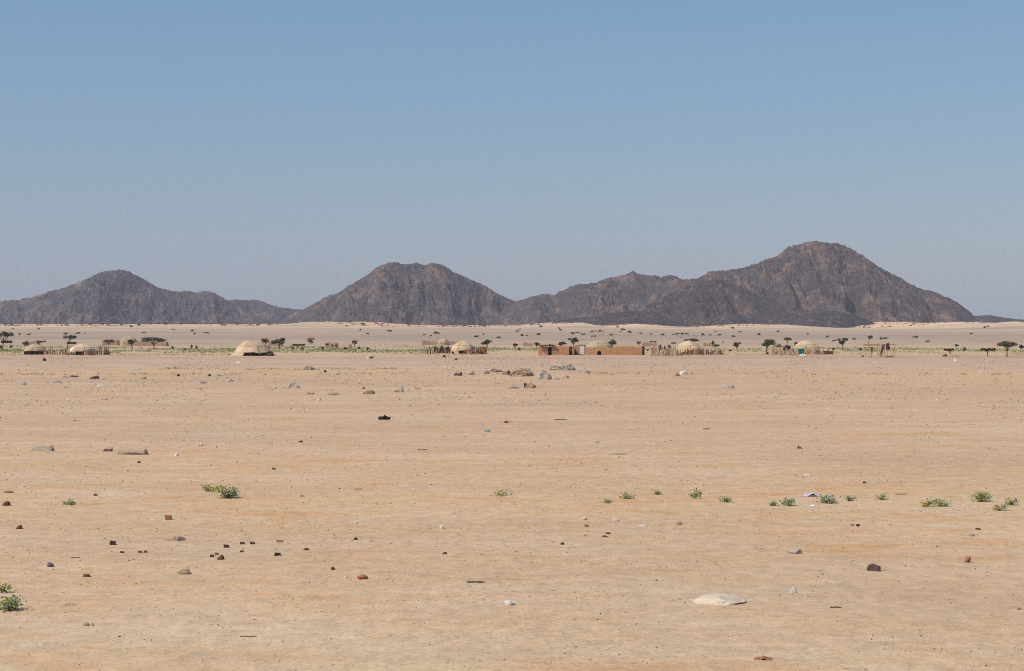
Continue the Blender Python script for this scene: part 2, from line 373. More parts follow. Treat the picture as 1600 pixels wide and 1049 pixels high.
hill('mountain', [(1010, 478), (1040, 456), (1063, 441), (1074, 437.6), (1087, 436), (1097, 429.2), (1109, 424.8), (1124, 424.8), (1144, 422.4), (1158, 420), (1171, 415.7), (1185, 411.3), (1202, 405.6),
     (1215, 399.8), (1222, 393.8), (1232, 387), (1242, 383), (1252, 383), (1263, 378.6), (1273, 377.5), (1290, 379.2), (1310, 379.6), (1320, 384.3), (1330, 387.7),
     (1340, 395.4), (1354, 403.9), (1364, 410), (1374, 417.4), (1384, 422.4), (1397, 429.2), (1414, 437.6), (1431, 447), (1448, 452.8), (1465, 457.9), (1482, 465.3),
     (1499, 473), (1512, 482.2), (1526, 491), (1545, 500)], 2420, mC, 400, 0.75)
hill('mountain', [(985, 492), (1020, 472), (1050, 458), (1085, 444), (1105, 439), (1121, 437), (1148, 442.7), (1175, 457.9), (1205, 471.4), (1235, 481.5), (1262, 489), (1300, 500), (1340, 510)], 2085, mE, 500, 0.65)
hill('mountain', [(1215, 508), (1240, 498), (1263, 492), (1296, 486.6), (1323, 487.6), (1347, 496.7), (1374, 508), (1390, 512)], 1965, mD, 560, 0.6)
hill('mountain', [(840, 509), (871, 502), (898, 496.7), (928, 495), (965, 488), (1000, 486), (1030, 492), (1060, 500), (1090, 508)], 2000, mD, 600, 0.65)
hill('mountain', [(1470, 500), (1500, 496), (1530, 493), (1549, 493.3), (1566, 496), (1583, 498.4), (1600, 500), (1660, 499), (1720, 496), (1790, 500), (1850, 504)], 3000, mD, 640, 1.2)

# ------------------------------------------------------------------ colours for small things
ROCKC = {
    'pale': ((0.70, 0.575, 0.43), (0.50, 0.39, 0.28)), 'grey': ((0.50, 0.41, 0.325), (0.35, 0.285, 0.225)), 'maroon': ((0.10, 0.055, 0.055), (0.17, 0.10, 0.09)),
    'orange': ((0.40, 0.20, 0.09), (0.22, 0.10, 0.05)), 'white': ((0.75, 0.70, 0.62), (0.55, 0.47, 0.38)), 'red': ((0.42, 0.16, 0.09), (0.25, 0.10, 0.07)),
    'purple': ((0.21, 0.17, 0.18), (0.12, 0.10, 0.11)), 'black': ((0.035, 0.026, 0.022), (0.06, 0.04, 0.033)), 'brick': ((0.17, 0.075, 0.045), (0.10, 0.048, 0.033)),
    'tan': ((0.34, 0.24, 0.16), (0.24, 0.165, 0.11)), 'brown': ((0.16, 0.10, 0.07), (0.10, 0.065, 0.05)), 'yellow': ((0.52, 0.37, 0.21), (0.33, 0.21, 0.11)),
    'earth': ((0.32, 0.21, 0.13), (0.40, 0.28, 0.18)), 'slate': ((0.38, 0.31, 0.25), (0.25, 0.205, 0.17))}
def rock_mat(k):
    if 'stone_' + k in MATS: return MATS['stone_' + k]
    m = mat('stone_' + k, *ROCKC[k], scale=7.0 if k != 'pale' else 3.0, rough=0.92, bump=0.8 if k != 'pale' else 0.45, bdist=0.05 if k != 'pale' else 0.03, coords='Object')
    if k not in ('pale', 'white', 'yellow'):       # wind-blown sand lying on the upper faces
        nt = m.node_tree; p = nt.nodes['Principled BSDF']; old = p.inputs['Base Color'].links[0].from_socket
        g = nt.nodes.new('ShaderNodeNewGeometry'); s = nt.nodes.new('ShaderNodeSeparateXYZ'); nt.links.new(g.outputs['Normal'], s.inputs[0])
        a = nt.nodes.new('ShaderNodeMath'); a.operation = 'MULTIPLY'; nt.links.new(s.outputs[2], a.inputs[0]); nt.links.new(_noise(nt, g.outputs['Position'], 5.0, 5, 0.7), a.inputs[1])
        f = _ramp_node(nt, a.outputs[0], [(0.26, 0.0), (0.46, 0.85 if k in ('grey', 'slate', 'tan', 'earth', 'brown') else 0.3)])
        nt.links.new(_mix(nt, f, old, (0.50, 0.375, 0.27)), p.inputs['Base Color'])
    return m
import bmesh
def rock_mesh(w, d, h, shape, seed, m):
    bm = bmesh.new(); sub = 4 if w > 1.0 else 3
    bmesh.ops.create_icosphere(bm, subdivisions=sub, radius=1.0)
    r = random.Random(seed)
    P = np.array([v.co for v in bm.verts])
    planes = {'chunk': 9, 'block': 6, 'slab': 7, 'rough': 12, 'wedge': 7, 'mound': 5}[shape]
    for i in range(planes):
        n = np.array([r.gauss(0, 1), r.gauss(0, 1), r.gauss(0, 1) + (0.4 if i == 0 else 0)]); n /= np.linalg.norm(n)
        if shape == 'block': n = np.array([(1, 0.15, 0), (-1, 0.1, 0.1), (0.1, 1, 0), (-0.1, -1, 0.15), (0.1, 0.05, 1), (0, 0, -1)][i], float); n /= np.linalg.norm(n)
        dd = {'chunk': r.uniform(0.55, 0.85), 'block': 0.62, 'slab': r.uniform(0.6, 0.9), 'rough': r.uniform(0.6, 0.9), 'wedge': r.uniform(0.45, 0.8), 'mound': r.uniform(0.8, 1.0)}[shape]
        k = P @ n; P = P - np.outer(np.maximum(k - dd, 0), n)
    na = {'rough': 0.30, 'mound': 0.30, 'slab': 0.13, 'block': 0.22}.get(shape, 0.14)
    P *= (1 + na * (fbm(P[:, 0] * 2.0 + seed, P[:, 1] * 2.0 + P[:, 2] * 1.7, seed, 4, 0.6) + 0.5 * ridged(P[:, 0] * 3.1 + P[:, 2] * 2, P[:, 1] * 3.1 - seed, seed + 5, 3)))[:, None]
    if shape == 'wedge': P[:, 2] += 0.6 * P[:, 0]
    P[:, 2] = np.maximum(P[:, 2], -0.45)
    ext = P.max(0) - P.min(0); P = (P - (P.max(0) + P.min(0)) / 2) / ext
    P *= np.array([w, d, h * 1.35]); P[:, 2] += h * 0.32
    if shape == 'slab': P[:, 2] *= (1 - 0.5 * np.clip((P[:, 0] / w + 0.5), 0, 1) ** 2)
    for v, p in zip(bm.verts, P): v.co = p
    me = bpy.data.meshes.new('stone'); bm.to_mesh(me); bm.free(); me.materials.append(m)
    return me
_rs = [0]
def rock(name, px, py, w, h, col, shape, label, cat='stone', group=None, df=0.75, rz=None):
    u = unit(py); _rs[0] += 1; r = random.Random(900 + _rs[0])
    W, Hh = w * u, h * u * 0.85; Dd = W * df
    p = at(px, py); loc = (p[0], p[1] + Dd * 0.45, p[2])
    me = rock_mesh(W, Dd, max(Hh, 0.03), shape, 40 + _rs[0], rock_mat(col)); me.name = name
    o = obj(name, me, None, loc, (0, 0, r.uniform(-0.35, 0.35) if rz is None else rz)); return tag(o, label, cat, group)

# ------------------------------------------------------------------ foreground and middle-ground stones
G1 = 'brick fragments strewn on the sand'
rock('rock', 1126, 947, 92, 15, 'pale', 'slab', 'large cream coloured flat rock bedded in the sand, biggest of the near ground', 'rock', df=0.9, rz=-0.05)
rock('stone', 1243, 866, 22, 12, 'grey', 'chunk', 'light grey stone with a shaded end on bare sand, beyond the maroon lump', rz=0.1)
rock('stone', 1367, 893, 22, 14, 'maroon', 'rough', 'craggy dark maroon stone lying alone on open sand')
rock('stone', 1510, 879, 15, 12, 'orange', 'wedge', 'orange-brown wedge-shaped stone on bare sand')
rock('stone', 1240, 928, 13, 11, 'white', 'chunk', 'white quartz stone just beyond the pointed end of the cream flat rock')
rock('stone', 796, 949, 18, 9, 'white', 'chunk', 'small whitish stone level with the cream flat rock, midway across the sand')
rock('stone', 566, 908, 17, 9, 'red', 'chunk', 'salmon red rounded stone, the reddest on the sand')
rock('stone', 78, 886, 12, 9, 'purple', 'chunk', 'purplish grey stone a little beyond the leafy grey-green bush')
rock('brick_fragment', 176, 852, 10, 8, 'black', 'block', 'almost black square brick fragment, lying apart from the brown ones')
rock('stone', 263, 812, 12, 10, 'orange', 'block', 'orange stone behind the tilted tan slab')
rock('stone', 277, 846, 24, 10, 'tan', 'slab', 'tan slab tilted up on one edge, behind the brick fragments')
rock('stone', 286, 898, 22, 10, 'earth', 'mound', 'tan lump of dried earth in front of the brick fragments')
rock('stone', 262, 845, 12, 4, 'earth', 'slab', 'thin earth flake touching the tilted tan slab')
for px, py, w, h in [(190, 864, 7, 4), (219, 864, 7, 4), (227, 864, 6, 4), (353, 857, 9, 6), (378, 852, 9, 5), (394, 852, 9, 5), (378, 864, 6, 4), (331, 871, 7, 5), (338, 867, 6, 4)]:
    rock('brick_fragment', px, py, w, h, 'brick', 'block', 'small dark brown brick fragment in the loose scatter near the tilted tan slab', 'brick fragment', G1)
rock('brick_fragment', 344, 876, 12, 9, 'brick', 'rough', 'largest of the brown brick fragments, two-lumped, nearest in their cluster', 'brick fragment', G1)
rock('brick_fragment', 135, 902, 11, 5, 'brick', 'block', 'low brown brick fragment between purplish stone and earth lump', 'brick fragment', G1)
rock('brick_fragment', 28, 827, 12, 8, 'brick', 'wedge', 'pointed red-brown brick fragment at the far end of the brick scatter', 'brick fragment', G1)
rock('brick_fragment', 433, 870, 11, 6, 'black', 'block', 'dark oblong brick fragment beside the salmon red stone, on its village side', 'brick fragment', G1)
rock('brick_fragment', 478, 862, 9, 5, 'brick', 'chunk', 'rounded brown brick fragment next beyond the dark oblong one', 'brick fragment', G1)
rock('brick_fragment', 437, 849, 11, 4, 'red', 'block', 'thin reddish brick flake behind the dark oblong fragment', 'brick fragment', G1)
rock('stone', 556, 846, 7, 5, 'black', 'chunk', 'small black stone behind the salmon red stone')
rock('stone', 520, 893, 7, 6, 'brick', 'chunk', 'small brown pebble-like stone close behind the salmon red stone')
rock('stone', 540, 905, 6, 3, 'white', 'chunk', 'tiny white chip beside the salmon red stone')
rock('stone', 691, 828, 8, 7, 'white', 'chunk', 'bright white pebble alone on sand, in line with the black stones')
rock('stone', 695, 870, 7, 4, 'black', 'chunk', 'small dark stone between the white pebble and the long twig')
rock('stone', 879, 854, 7, 4, 'black', 'chunk', 'small black oval stone on an ochre sand streak')
rock('stone', 913, 814, 8, 6, 'pale', 'chunk', 'pale small stone with an orange one just in front')
rock('stone', 916, 825, 8, 5, 'orange', 'chunk', 'small orange stone in front of a pale one')
rock('stone', 963, 816, 12, 6, 'pale', 'slab', 'pale pink flat stone near the two dark flakes')
rock('stone', 950, 836, 8, 4, 'brown', 'chunk', 'dark flake of stone, upper of two, below the pale pink stone')
rock('stone', 945, 841, 10, 3, 'brick', 'slab', 'dark flake of stone, lower of two, below the pale pink stone')
rock('stone', 1061, 822, 11, 7, 'yellow', 'chunk', 'pale yellow stone shaded beneath, below the row of green plants')
rock('stone', 1005, 824, 14, 4, 'white', 'slab', 'thin whitish flake between the pale pink and the pale yellow stones')
rock('stone', 1519, 837, 10, 5, 'slate', 'chunk', 'dark grey stone behind the orange-brown wedge stone')
rock('stone', 1529, 826, 10, 4, 'black', 'slab', 'thin black flake just behind a dark grey stone')
rock('stone', 1332, 821, 6, 3, 'black', 'chunk', 'smaller of two black specks of stone lying side by side')
rock('stone', 1341, 822, 7, 4, 'black', 'chunk', 'larger of two black specks of stone lying side by side')
rock('stone', 1593, 953, 7, 4, 'red', 'chunk', 'small red stone at the very edge of the sand')
rock('stone', 135, 979, 14, 8, 'yellow', 'chunk', 'yellowish stone with a white chip, in front of the leafy bush')
rock('stone', 143, 979, 6, 6, 'white', 'chunk', 'white chip touching the yellowish stone')
rock('stone', 108, 948, 28, 4, 'earth', 'slab', 'flat rusty crust of earth beside the leafy bush')
rock('stone', 8, 791, 15, 9, 'brick', 'rough', 'red-brown stone at the edge, level with the smallest lone plant')
rock('stone', 12, 771, 16, 5, 'orange', 'slab', 'flat rusty stone just behind a red-brown one at the edge')
rock('stone', 148, 775, 8, 4, 'brown', 'chunk', 'small brown stone behind the smallest lone plant')
rock('stone', 36, 762, 6, 5, 'white', 'chunk', 'small white stone near the rusty flat stone')
rock('stone', 62, 706, 38, 11, 'grey', 'slab', 'pale grey slab, nearly flush with the sand, first of three in a row', 'rock')
rock('stone', 80, 706, 8, 11, 'slate', 'chunk', 'dark upright piece at the end of the pale grey slab')  # dark end of the slab, built as a separate piece
rock('stone', 167, 706, 16, 8, 'brown', 'wedge', 'brown pointed stone, between two flat slabs')
rock('stone', 204, 711, 48, 9, 'tan', 'slab', 'long low tan slab beside the brown pointed stone', 'rock')
rock('stone', 228, 711, 7, 10, 'brown', 'chunk', 'dark end piece of the long low tan slab')  # separate dark piece at one end of the tan slab
rock('stone', 275, 713, 8, 5, 'white', 'chunk', 'bright white stone near the long low tan slab')
rock('stone', 217, 724, 6, 4, 'brick', 'chunk', 'small rust coloured stone in front of the long tan slab')
rock('stone', 313, 699, 9, 6, 'white', 'rough', 'whitish grey crumbly stone behind the bright white one')
rock('stone', 791, 662, 7, 5, 'brown', 'chunk', 'dark brown stone level with the black rag')
rock('stone', 1249, 700, 10, 5, 'brown', 'chunk', 'brown oval stone in the empty middle of the sand')
rock('stone', 1352, 757, 8, 4, 'black', 'slab', 'small black flake behind the row of green plants')
rock('stone', 933, 692, 7, 4, 'slate', 'chunk', 'greyish stone in the middle of the sand')
rock('stone', 428, 733, 7, 4, 'black', 'chunk', 'small black stone beyond the biggest sprawling plant')
rock('stone', 469, 692, 7, 4, 'brown', 'chunk', 'small brown stone beyond the black flake, on pinkish sand')
rock('stone', 471, 777, 9, 5, 'grey', 'chunk', 'grey pebble level with the biggest sprawling plant')
# rubble mounds in the middle distance
rock('rock', 815, 590, 38, 17, 'tan', 'mound', 'tan earthy mound beside the big grey boulder', 'rock')
rock('boulder', 851, 594, 30, 21, 'grey', 'rough', 'big grey boulder, tallest of the rubble in the middle distance', 'boulder')
rock('rock', 879, 582, 44, 15, 'slate', 'mound', 'long grey mound of rubble behind the big boulder', 'rock')
rock('rock', 913, 584, 18, 6, 'slate', 'rough', 'low grey rubble tailing off from the long grey mound', 'rock')
rock('rock', 829, 608, 17, 11, 'earth', 'rough', 'brown lump with a dark hollow, in front of the big boulder', 'rock')
rock('rock', 822, 607, 8, 9, 'black', 'chunk', 'black piece added for the dark hollow of the brown lump', 'rock')  # black chunk stands in for the shade of the hollow
rock('rock', 804, 608, 16, 3, 'brick', 'slab', 'thin red-brown slab next to the brown hollow lump', 'rock')
rock('rock', 869, 594, 12, 6, 'grey', 'slab', 'flat grey stone at the foot of the big boulder', 'rock')
rock('rock', 884, 592, 12, 7, 'grey', 'chunk', 'grey stone second from the foot of the big boulder', 'rock')
rock('rock', 857, 593, 8, 9, 'brown', 'wedge', 'dark brown piece added for the shade low on the big boulder', 'rock')  # shade at the boulder's lower side, built as a dark piece
rock('rock', 715, 588, 14, 8, 'brown', 'wedge', 'brown pointed rock, first in the line leading to the big boulder', 'rock')
rock('rock', 733, 587, 16, 8, 'grey', 'chunk', 'grey blocky rock, second in the line leading to the big boulder', 'rock')
rock('rock', 760, 586, 10, 7, 'slate', 'chunk', 'bluish grey rock, third in the line leading to the big boulder', 'rock')
rock('rock', 776, 584, 22, 7, 'brown', 'slab', 'brownish sloping rock, fourth in the line leading to the big boulder', 'rock')
rock('rock', 792, 588, 18, 8, 'tan', 'mound', 'tan hummock with a black piece at its end', 'rock')
rock('rock', 795, 588, 6, 9, 'black', 'chunk', 'black piece at the end of a tan hummock', 'rock')  # dark end of the hummock as its own piece
rock('rock', 1059, 588, 9, 6, 'orange', 'chunk', 'orange-brown stone with a pale one beside it, on the gravel', 'rock')
rock('rock', 1068, 586, 14, 8, 'white', 'rough', 'bleached pale stone beside an orange-brown one', 'rock')
rock('rock', 1139, 607, 20, 7, 'grey', 'slab', 'grey flat rock on the gravel with a dark end', 'rock')
rock('rock', 1145, 607, 6, 6, 'slate', 'chunk', 'dark end piece of a grey flat rock on the gravel', 'rock')  # the flat rock's dark end, a piece of its own
rock('rock', 454, 607, 27, 11, 'grey', 'rough', 'broad grey crumbling rock on the gravel', 'rock')
rock('rock', 482, 578, 18, 8, 'slate', 'mound', 'humped grey rock on the far gravel, towards the big open tent', 'rock')
rock('rock', 566, 609, 9, 7, 'grey', 'chunk', 'small grey rock behind the brown hummock', 'rock')
rock('rock', 576, 616, 20, 8, 'tan', 'mound', 'brown hummock beside the grey rock with an upright piece', 'rock')
rock('rock', 621, 613, 14, 6, 'grey', 'rough', 'grey rock with an upright piece at its end', 'rock')
rock('rock', 628, 613, 5, 13, 'grey', 'chunk', 'narrow upright grey piece of rock', 'rock')
rock('rock', 653, 609, 9, 4, 'brown', 'slab', 'small brown rock beside the narrow upright piece', 'rock')
rock('rock', 484, 616, 14, 5, 'slate', 'mound', 'low dark rock in front of the broad crumbling one', 'rock')
rock('rock', 522, 617, 22, 5, 'tan', 'mound', 'low tan swell of rock next to the brown hummock', 'rock')
rock('rock', 508, 582, 5, 5, 'black', 'chunk', 'tiny black rock next to the humped grey rock', 'rock')
rock('rock', 115, 589, 14, 5, 'brown', 'slab', 'brown flat rock near the two left camps, second of a loose row', 'rock')
rock('rock', 102, 591, 11, 5, 'slate', 'slab', 'bluish flat rock next to a brown one, below the camps', 'rock')
rock('rock', 146, 593, 15, 7, 'brown', 'rough', 'dark brown lumpy rock in the loose row below the camps', 'rock')
rock('rock', 224, 593, 9, 6, 'slate', 'chunk', 'dark angular rock in front of the flat-topped acacia', 'rock')
rock('rock', 278, 588, 6, 5, 'black', 'wedge', 'small black pointed rock below the green grass strip', 'rock')
rock('rock', 337, 588, 19, 5, 'grey', 'slab', 'long grey flat rock with a dark end, below the big open tent', 'rock')
rock('rock', 327, 588, 6, 5, 'brown', 'chunk', 'dark end piece of a long grey flat rock below the big open tent', 'rock')  # dark end set against the long rock as a separate piece
rock('rock', 33, 602, 17, 9, 'grey', 'slab', 'broad pale grey rock, nearest the edge on the gravel', 'rock')
rock('rock', 88, 599, 18, 6, 'grey', 'slab', 'wide flush grey rock in front of the bluish flat one', 'rock')
rock('rock', 157, 603, 15, 3, 'white', 'slab', 'bleached white flat rock in front of the dark lumpy one', 'rock')
rock('rock', 107, 626, 6, 4, 'white', 'chunk', 'small white rock in the reddish gravel', 'rock')
rock('rock', 317, 600, 10, 5, 'slate', 'chunk', 'dark grey rock in the densest gravel', 'rock')
rock('rock', 358, 597, 12, 7, 'grey', 'rough', 'grey rock with orange chips, in gravel below the big open tent', 'rock')
rock('rock', 577, 560, 14, 7, 'pale', 'wedge', 'pale grey tilted rock between the big open tent and the fenced camp', 'rock')
rock('rock', 580, 560, 6, 4, 'black', 'chunk', 'black piece under the pale tilted rock', 'rock')  # separate black piece below the tilted rock
rock('rock', 69, 564, 6, 6, 'black', 'chunk', 'black rock in front of the two small camps', 'rock')
rock('rock', 712, 563, 5, 4, 'brick', 'chunk', 'rust red rock in front of the camp with orange screens', 'rock')
rock('rock', 694, 559, 5, 5, 'black', 'chunk', 'small black rock in front of the camp with orange screens', 'rock')

# ------------------------------------------------------------------ litter, twigs
def rag(name, px, py, w, h, m, label, cat, seed, flat=1.0):
    u = unit(py); W, Hh = w * u, h * u
    x, y = np.meshgrid(np.linspace(-0.5, 0.5, 22), np.linspace(-0.5, 0.5, 12))
    a = np.arctan2(y, x); rr = np.sqrt(x * x + y * y) * 2
    keep = 1 + 0.25 * vnoise(np.cos(a) * 2 + seed, np.sin(a) * 2, seed)
    z = np.clip(1 - (rr / keep) ** 2, 0, 1) ** 0.6 * (0.62 + 0.5 * fbm(x * 5 + seed, y * 4, seed, 3) + 0.35 * np.abs(np.sin(x * 7 + 0.8)))
    X = x * W * keep; Y = y * W * 0.6 * keep; Z = z * Hh * flat + 0.006
    n, c = X.shape; idx = np.arange(n * c).reshape(n, c)
    q = np.stack([idx[:-1, :-1], idx[:-1, 1:], idx[1:, 1:], idx[1:, :-1]], -1).reshape(-1, 4)
    p = at(px, py)
    o = obj(name, fast_mesh(name, np.stack([X, Y, Z], -1).reshape(-1, 3), q, [m], True), None, (p[0], p[1] + W * 0.3, p[2]))
    return tag(o, label, cat)
rag('rag', 600, 657, 17, 6, mat('black_cloth', (0.012, 0.010, 0.010), (0.02, 0.016, 0.015), 8, 0.8), 'black two-humped rag lying on the bare sand', 'rag', 3)
rag('plastic_bag', 1268, 777, 30, 6, mat('lilac_plastic', (0.58, 0.48, 0.52), (0.48, 0.40, 0.46), 20, 0.35, 0.6, 0.03), 'crumpled pale lilac plastic bag behind two green plants', 'plastic bag', 5)
rag('plastic_scrap', 1262, 745, 7, 2, mat('white_plastic', (0.8, 0.76, 0.72), (0.7, 0.64, 0.6), 20, 0.4), 'white plastic scrap on the sand behind the lilac bag', 'litter', 8)
rag('plastic_scrap', 1270, 791, 8, 2, mat('white_plastic', None), 'white scrap in front of the lilac bag, between two plants', 'litter', 9)
rag('plastic_scrap', 215, 578, 12, 2, mat('blue_plastic', (0.36, 0.40, 0.40), (0.38, 0.36, 0.33), 20, 0.4), 'faded blue plastic sheet flat on the far gravel', 'litter', 10)
rag('plastic_scrap', 499, 626, 7, 5, mat('red_plastic', (0.60, 0.18, 0.10), (0.7, 0.6, 0.5), 20, 0.4), 'red and white scrap of packaging on the gravel', 'litter', 12)
rag('plastic_scrap', 761, 675, 9, 3, mat('teal_plastic', (0.08, 0.20, 0.17), (0.2, 0.3, 0.26), 20, 0.4), 'dark teal scrap on the bare middle sand', 'litter', 13)
rag('plastic_scrap', 373, 567, 7, 2, mat('white_plastic', None), 'white scrap in front of the big open tent', 'litter', 14)
rag('plastic_scrap', 1493, 564, 4, 2, mat('white_plastic', None), 'white scrap in front of the reddish bare tree', 'litter', 15)
rag('dry_leaf', 1192, 1034, 25, 4.5, mat('dry_leaf', (0.36, 0.17, 0.07), (0.24, 0.10, 0.05), 12, 0.7), 'curled rusty dry leaf, nearest thing on the sand', 'leaf', 16)
tw = mat('twig', (0.10, 0.065, 0.045), (0.17, 0.11, 0.075), 6)
def twig(px, py, w, label, seed, th=1.2):
    u = unit(py); p = at(px, py); r = random.Random(seed); b = MB(); W = w * u; rad = th * u * 0.5
    n = 7; pts = [((i / (n - 1) - 0.5) * W, r.uniform(-0.06, 0.06) * W, rad + abs(r.gauss(0, 0.015)) * W) for i in range(n)]
    b.tube(pts, [rad * (0.6 + 0.8 * math.sin(math.pi * (0.15 + 0.7 * i / (n - 1)))) for i in range(n)])
    q = pts[4]; b.tube([q, (q[0] + 0.15 * W, q[1] + 0.08 * W, q[2] + 0.05 * W)], [rad * 0.7, rad * 0.3], 4)
    o = b.build('twig', tw, None, loc=p); return tag(o, label, 'twig')
twig(743, 914, 28, 'dark crooked twig lying on the sand beyond the whitish stone', 1, 2.0)
twig(1104, 671, 12, 'short dark twig on the pinkish middle sand', 2)
twig(876, 657, 20, 'straight thin twig level with the black rag', 3)
twig(965, 711, 28, 'long thin pale twig in the middle of the sand', 4, 0.8)
twig(660, 703, 16, 'thin twig between the black rag and the lone sparse plant', 5, 0.9)
twig(560, 766, 14, 'thin brown twig level with the green plants', 6, 1.0)
twig(118, 872, 14, 'thin twig beside the purplish grey stone', 7, 1.2)
twig(1306, 952, 18, 'curved brown twig beyond the cream flat rock', 8, 1.5)
twig(388, 996, 26, 'long thin twig in the nearest sand', 9, 1.1)
twig(1408, 773, 20, 'thin twig behind the paired yellow-topped plants', 10, 0.9)

# ------------------------------------------------------------------ low desert plants
leaf_b = mat('leaf_bluegreen', (0.27, 0.32, 0.145), (0.36, 0.40, 0.23), 5, 0.7, 0, translucent=0.25, island=0.35)
leaf_y = mat('leaf_yellowgreen', (0.36, 0.36, 0.055), (0.46, 0.43, 0.09), 5, 0.7, 0, translucent=0.25, island=0.3)
stem_m = mat('plant_stem', (0.16, 0.17, 0.08), (0.22, 0.18, 0.10), 8)
def leaf_quads(centers, size, r, up=0.3):
    V = []; Fc = []
    for c in centers:
        d = Vector((r.gauss(0, 1), r.gauss(0, 1), r.gauss(0, 0.6) + up)).normalized()
        s = d.cross(Vector((r.gauss(0, 1), r.gauss(0, 1), r.gauss(0, 1)))).normalized(); nn = d.cross(s)
        L = size * r.uniform(0.6, 1.3); W = L * r.uniform(0.45, 0.75) * 0.5; c = Vector(c); n = len(V)
        m = c + d * L * 0.5 + nn * L * 0.12
        V += [c, m - s * W, c + d * L, m + s * W]; Fc.append((n, n + 1, n + 2, n + 3))
    return V, Fc
def plant(px, py, w, h, label, seed, yellow=0.3, dens=1.0, lean=0.0):
    u = unit(py); W, Hh = w * u, h * u * 0.8; r = random.Random(seed)
    t = thing('desert_plant', label, 'plant', at(px, py + 0.01)); st = MB(); cb, cy = [], []
    ns = max(5, int(w / 4.5 * dens))
    for i in range(ns):
        a = r.uniform(0, 2 * math.pi); R = W * 0.5 * math.sqrt(r.uniform(0.12, 1)) ; z1 = Hh * r.uniform(0.25, 1.0) * (1 - 0.5 * (R / (W * 0.5)) ** 2)
        e = Vector((math.cos(a) * R, math.sin(a) * R * 0.75, z1)); e.z += lean * e.x
        mid = Vector((e.x * 0.5, e.y * 0.5, e.z * r.uniform(0.5, 0.95)))
        st.tube([(0, 0, -0.01), mid, e], [0.012, 0.009, 0.005], 4)
        isy = r.random() < yellow + 0.15 and e.x < W * 0.1
        for k in range(int(17 * dens) + 5):
            f = r.uniform(0.25, 1.05); p = (mid * (f * 2) if f < 0.5 else mid.lerp(e, f * 2 - 1))
            p = p + Vector((r.gauss(0, 1), r.gauss(0, 1), r.gauss(0, 0.7))) * (0.05 + 0.05 * W)
            p.z = max(p.z, 0.02); (cy if isy else cb).append(p)
    st.build('stem', stem_m, t)
    sz = max(0.10, 3.4 * u)
    if cb: v, f = leaf_quads(cb, sz, r); obj('foliage', mesh('foliage', v, f, [leaf_b]), t)
    if cy: v, f = leaf_quads(cy, sz, r); obj('foliage', mesh('foliage', v, f, [leaf_y]), t)
    return t
plant(352, 779, 50, 27, 'biggest sprawling green plant on the sand, yellow-green at one side', 21, 0.25, 1.6, -0.05)
plant(324, 768, 30, 18, 'yellow-tipped shoot trailing off the biggest sprawling plant', 22, 0.6, 1.0)
plant(108, 789, 17, 11, 'smallest lone green tuft of leaves, beside red-brown stone', 23, 0.1)
plant(784, 777, 26, 14, 'sparse straggling green plant alone on the sand', 24, 0.15, 0.7)
plant(982, 780, 20, 12, 'low green plant second in the row, with yellow centre', 25, 0.3)
plant(948, 787, 14, 8, 'tiny thin sprig at the near end of the plant row', 26, 0.0, 0.6)
plant(1028, 774, 12, 8, 'tiny dark sprig third in the row of plants', 27, 0.0, 0.6)
plant(1086, 780, 22, 15, 'dense round green plant in the middle of the row', 28, 0.2, 1.2)
plant(1138, 786, 26, 13, 'wide green plant with a dark stone at its side', 29, 0.35, 1.0)
plant(1208, 790, 12, 10, 'thin brownish sprig beside the plant before the lilac bag', 30, 0.0, 0.5)
plant(1232, 790, 26, 19, 'upright green plant in front of one end of the lilac bag', 31, 0.25, 1.3)
plant(1292, 786, 34, 15, 'broad low green plant in front of the other end of the lilac bag', 32, 0.3, 1.3)
plant(1328, 783, 15, 10, 'small sparse green plant next after the broad low one', 33, 0.0, 0.7)
plant(1378, 781, 14, 12, 'small feathery green plant alone between larger ones', 34, 0.0, 0.7)
plant(1450, 791, 20, 16, 'grey-green plant with pale yellow top, first of a pair', 35, 0.35, 1.0)
plant(1469, 790, 24, 22, 'tall plant with yellow-green top, second of a pair', 36, 0.45, 1.2)
plant(1532, 783, 36, 19, 'large bushy green plant, yellow-green at one side', 37, 0.3, 1.4)
plant(1560, 796, 28, 14, 'grey-green spreading plant in front of the large bushy one', 38, 0.05, 0.9)
plant(1580, 788, 17, 15, 'last small green plant of the row, near the edge', 39, 0.15, 1.1)
plant(14, 954, 46, 46, 'near leafy grey-green bush cut off by the photo edge', 40, 0.2, 1.05)
plant(2, 925, 18, 22, 'spindly upright sprig behind the near leafy bush', 41, 0.4, 0.6)

# ------------------------------------------------------------------ trees
LEAF = {'dark': mat('foliage_dark', (0.100, 0.100, 0.048), (0.150, 0.142, 0.076), 2, 0.8, 0, translucent=0.15, island=0.4),
        'green': mat('foliage_green', (0.065, 0.105, 0.026), (0.105, 0.155, 0.045), 2, 0.8, 0, translucent=0.15, island=0.4),
        'olive': mat('foliage_olive', (0.150, 0.130, 0.070), (0.205, 0.175, 0.105), 2, 0.8, 0, translucent=0.15, island=0.4),
        'rust': mat('foliage_rust', (0.105, 0.048, 0.030), (0.160, 0.082, 0.052), 2, 0.8, 0, translucent=0.1, island=0.4),
        'dry': mat('foliage_dry', (0.27, 0.17, 0.115), (0.34, 0.23, 0.16), 2, 0.8, 0, translucent=0.1, island=0.3)}
bark = mat('bark', (0.17, 0.115, 0.08), (0.12, 0.08, 0.058), 6)
bark_red = mat('bark_reddish', (0.20, 0.105, 0.065), (0.13, 0.07, 0.05), 6)
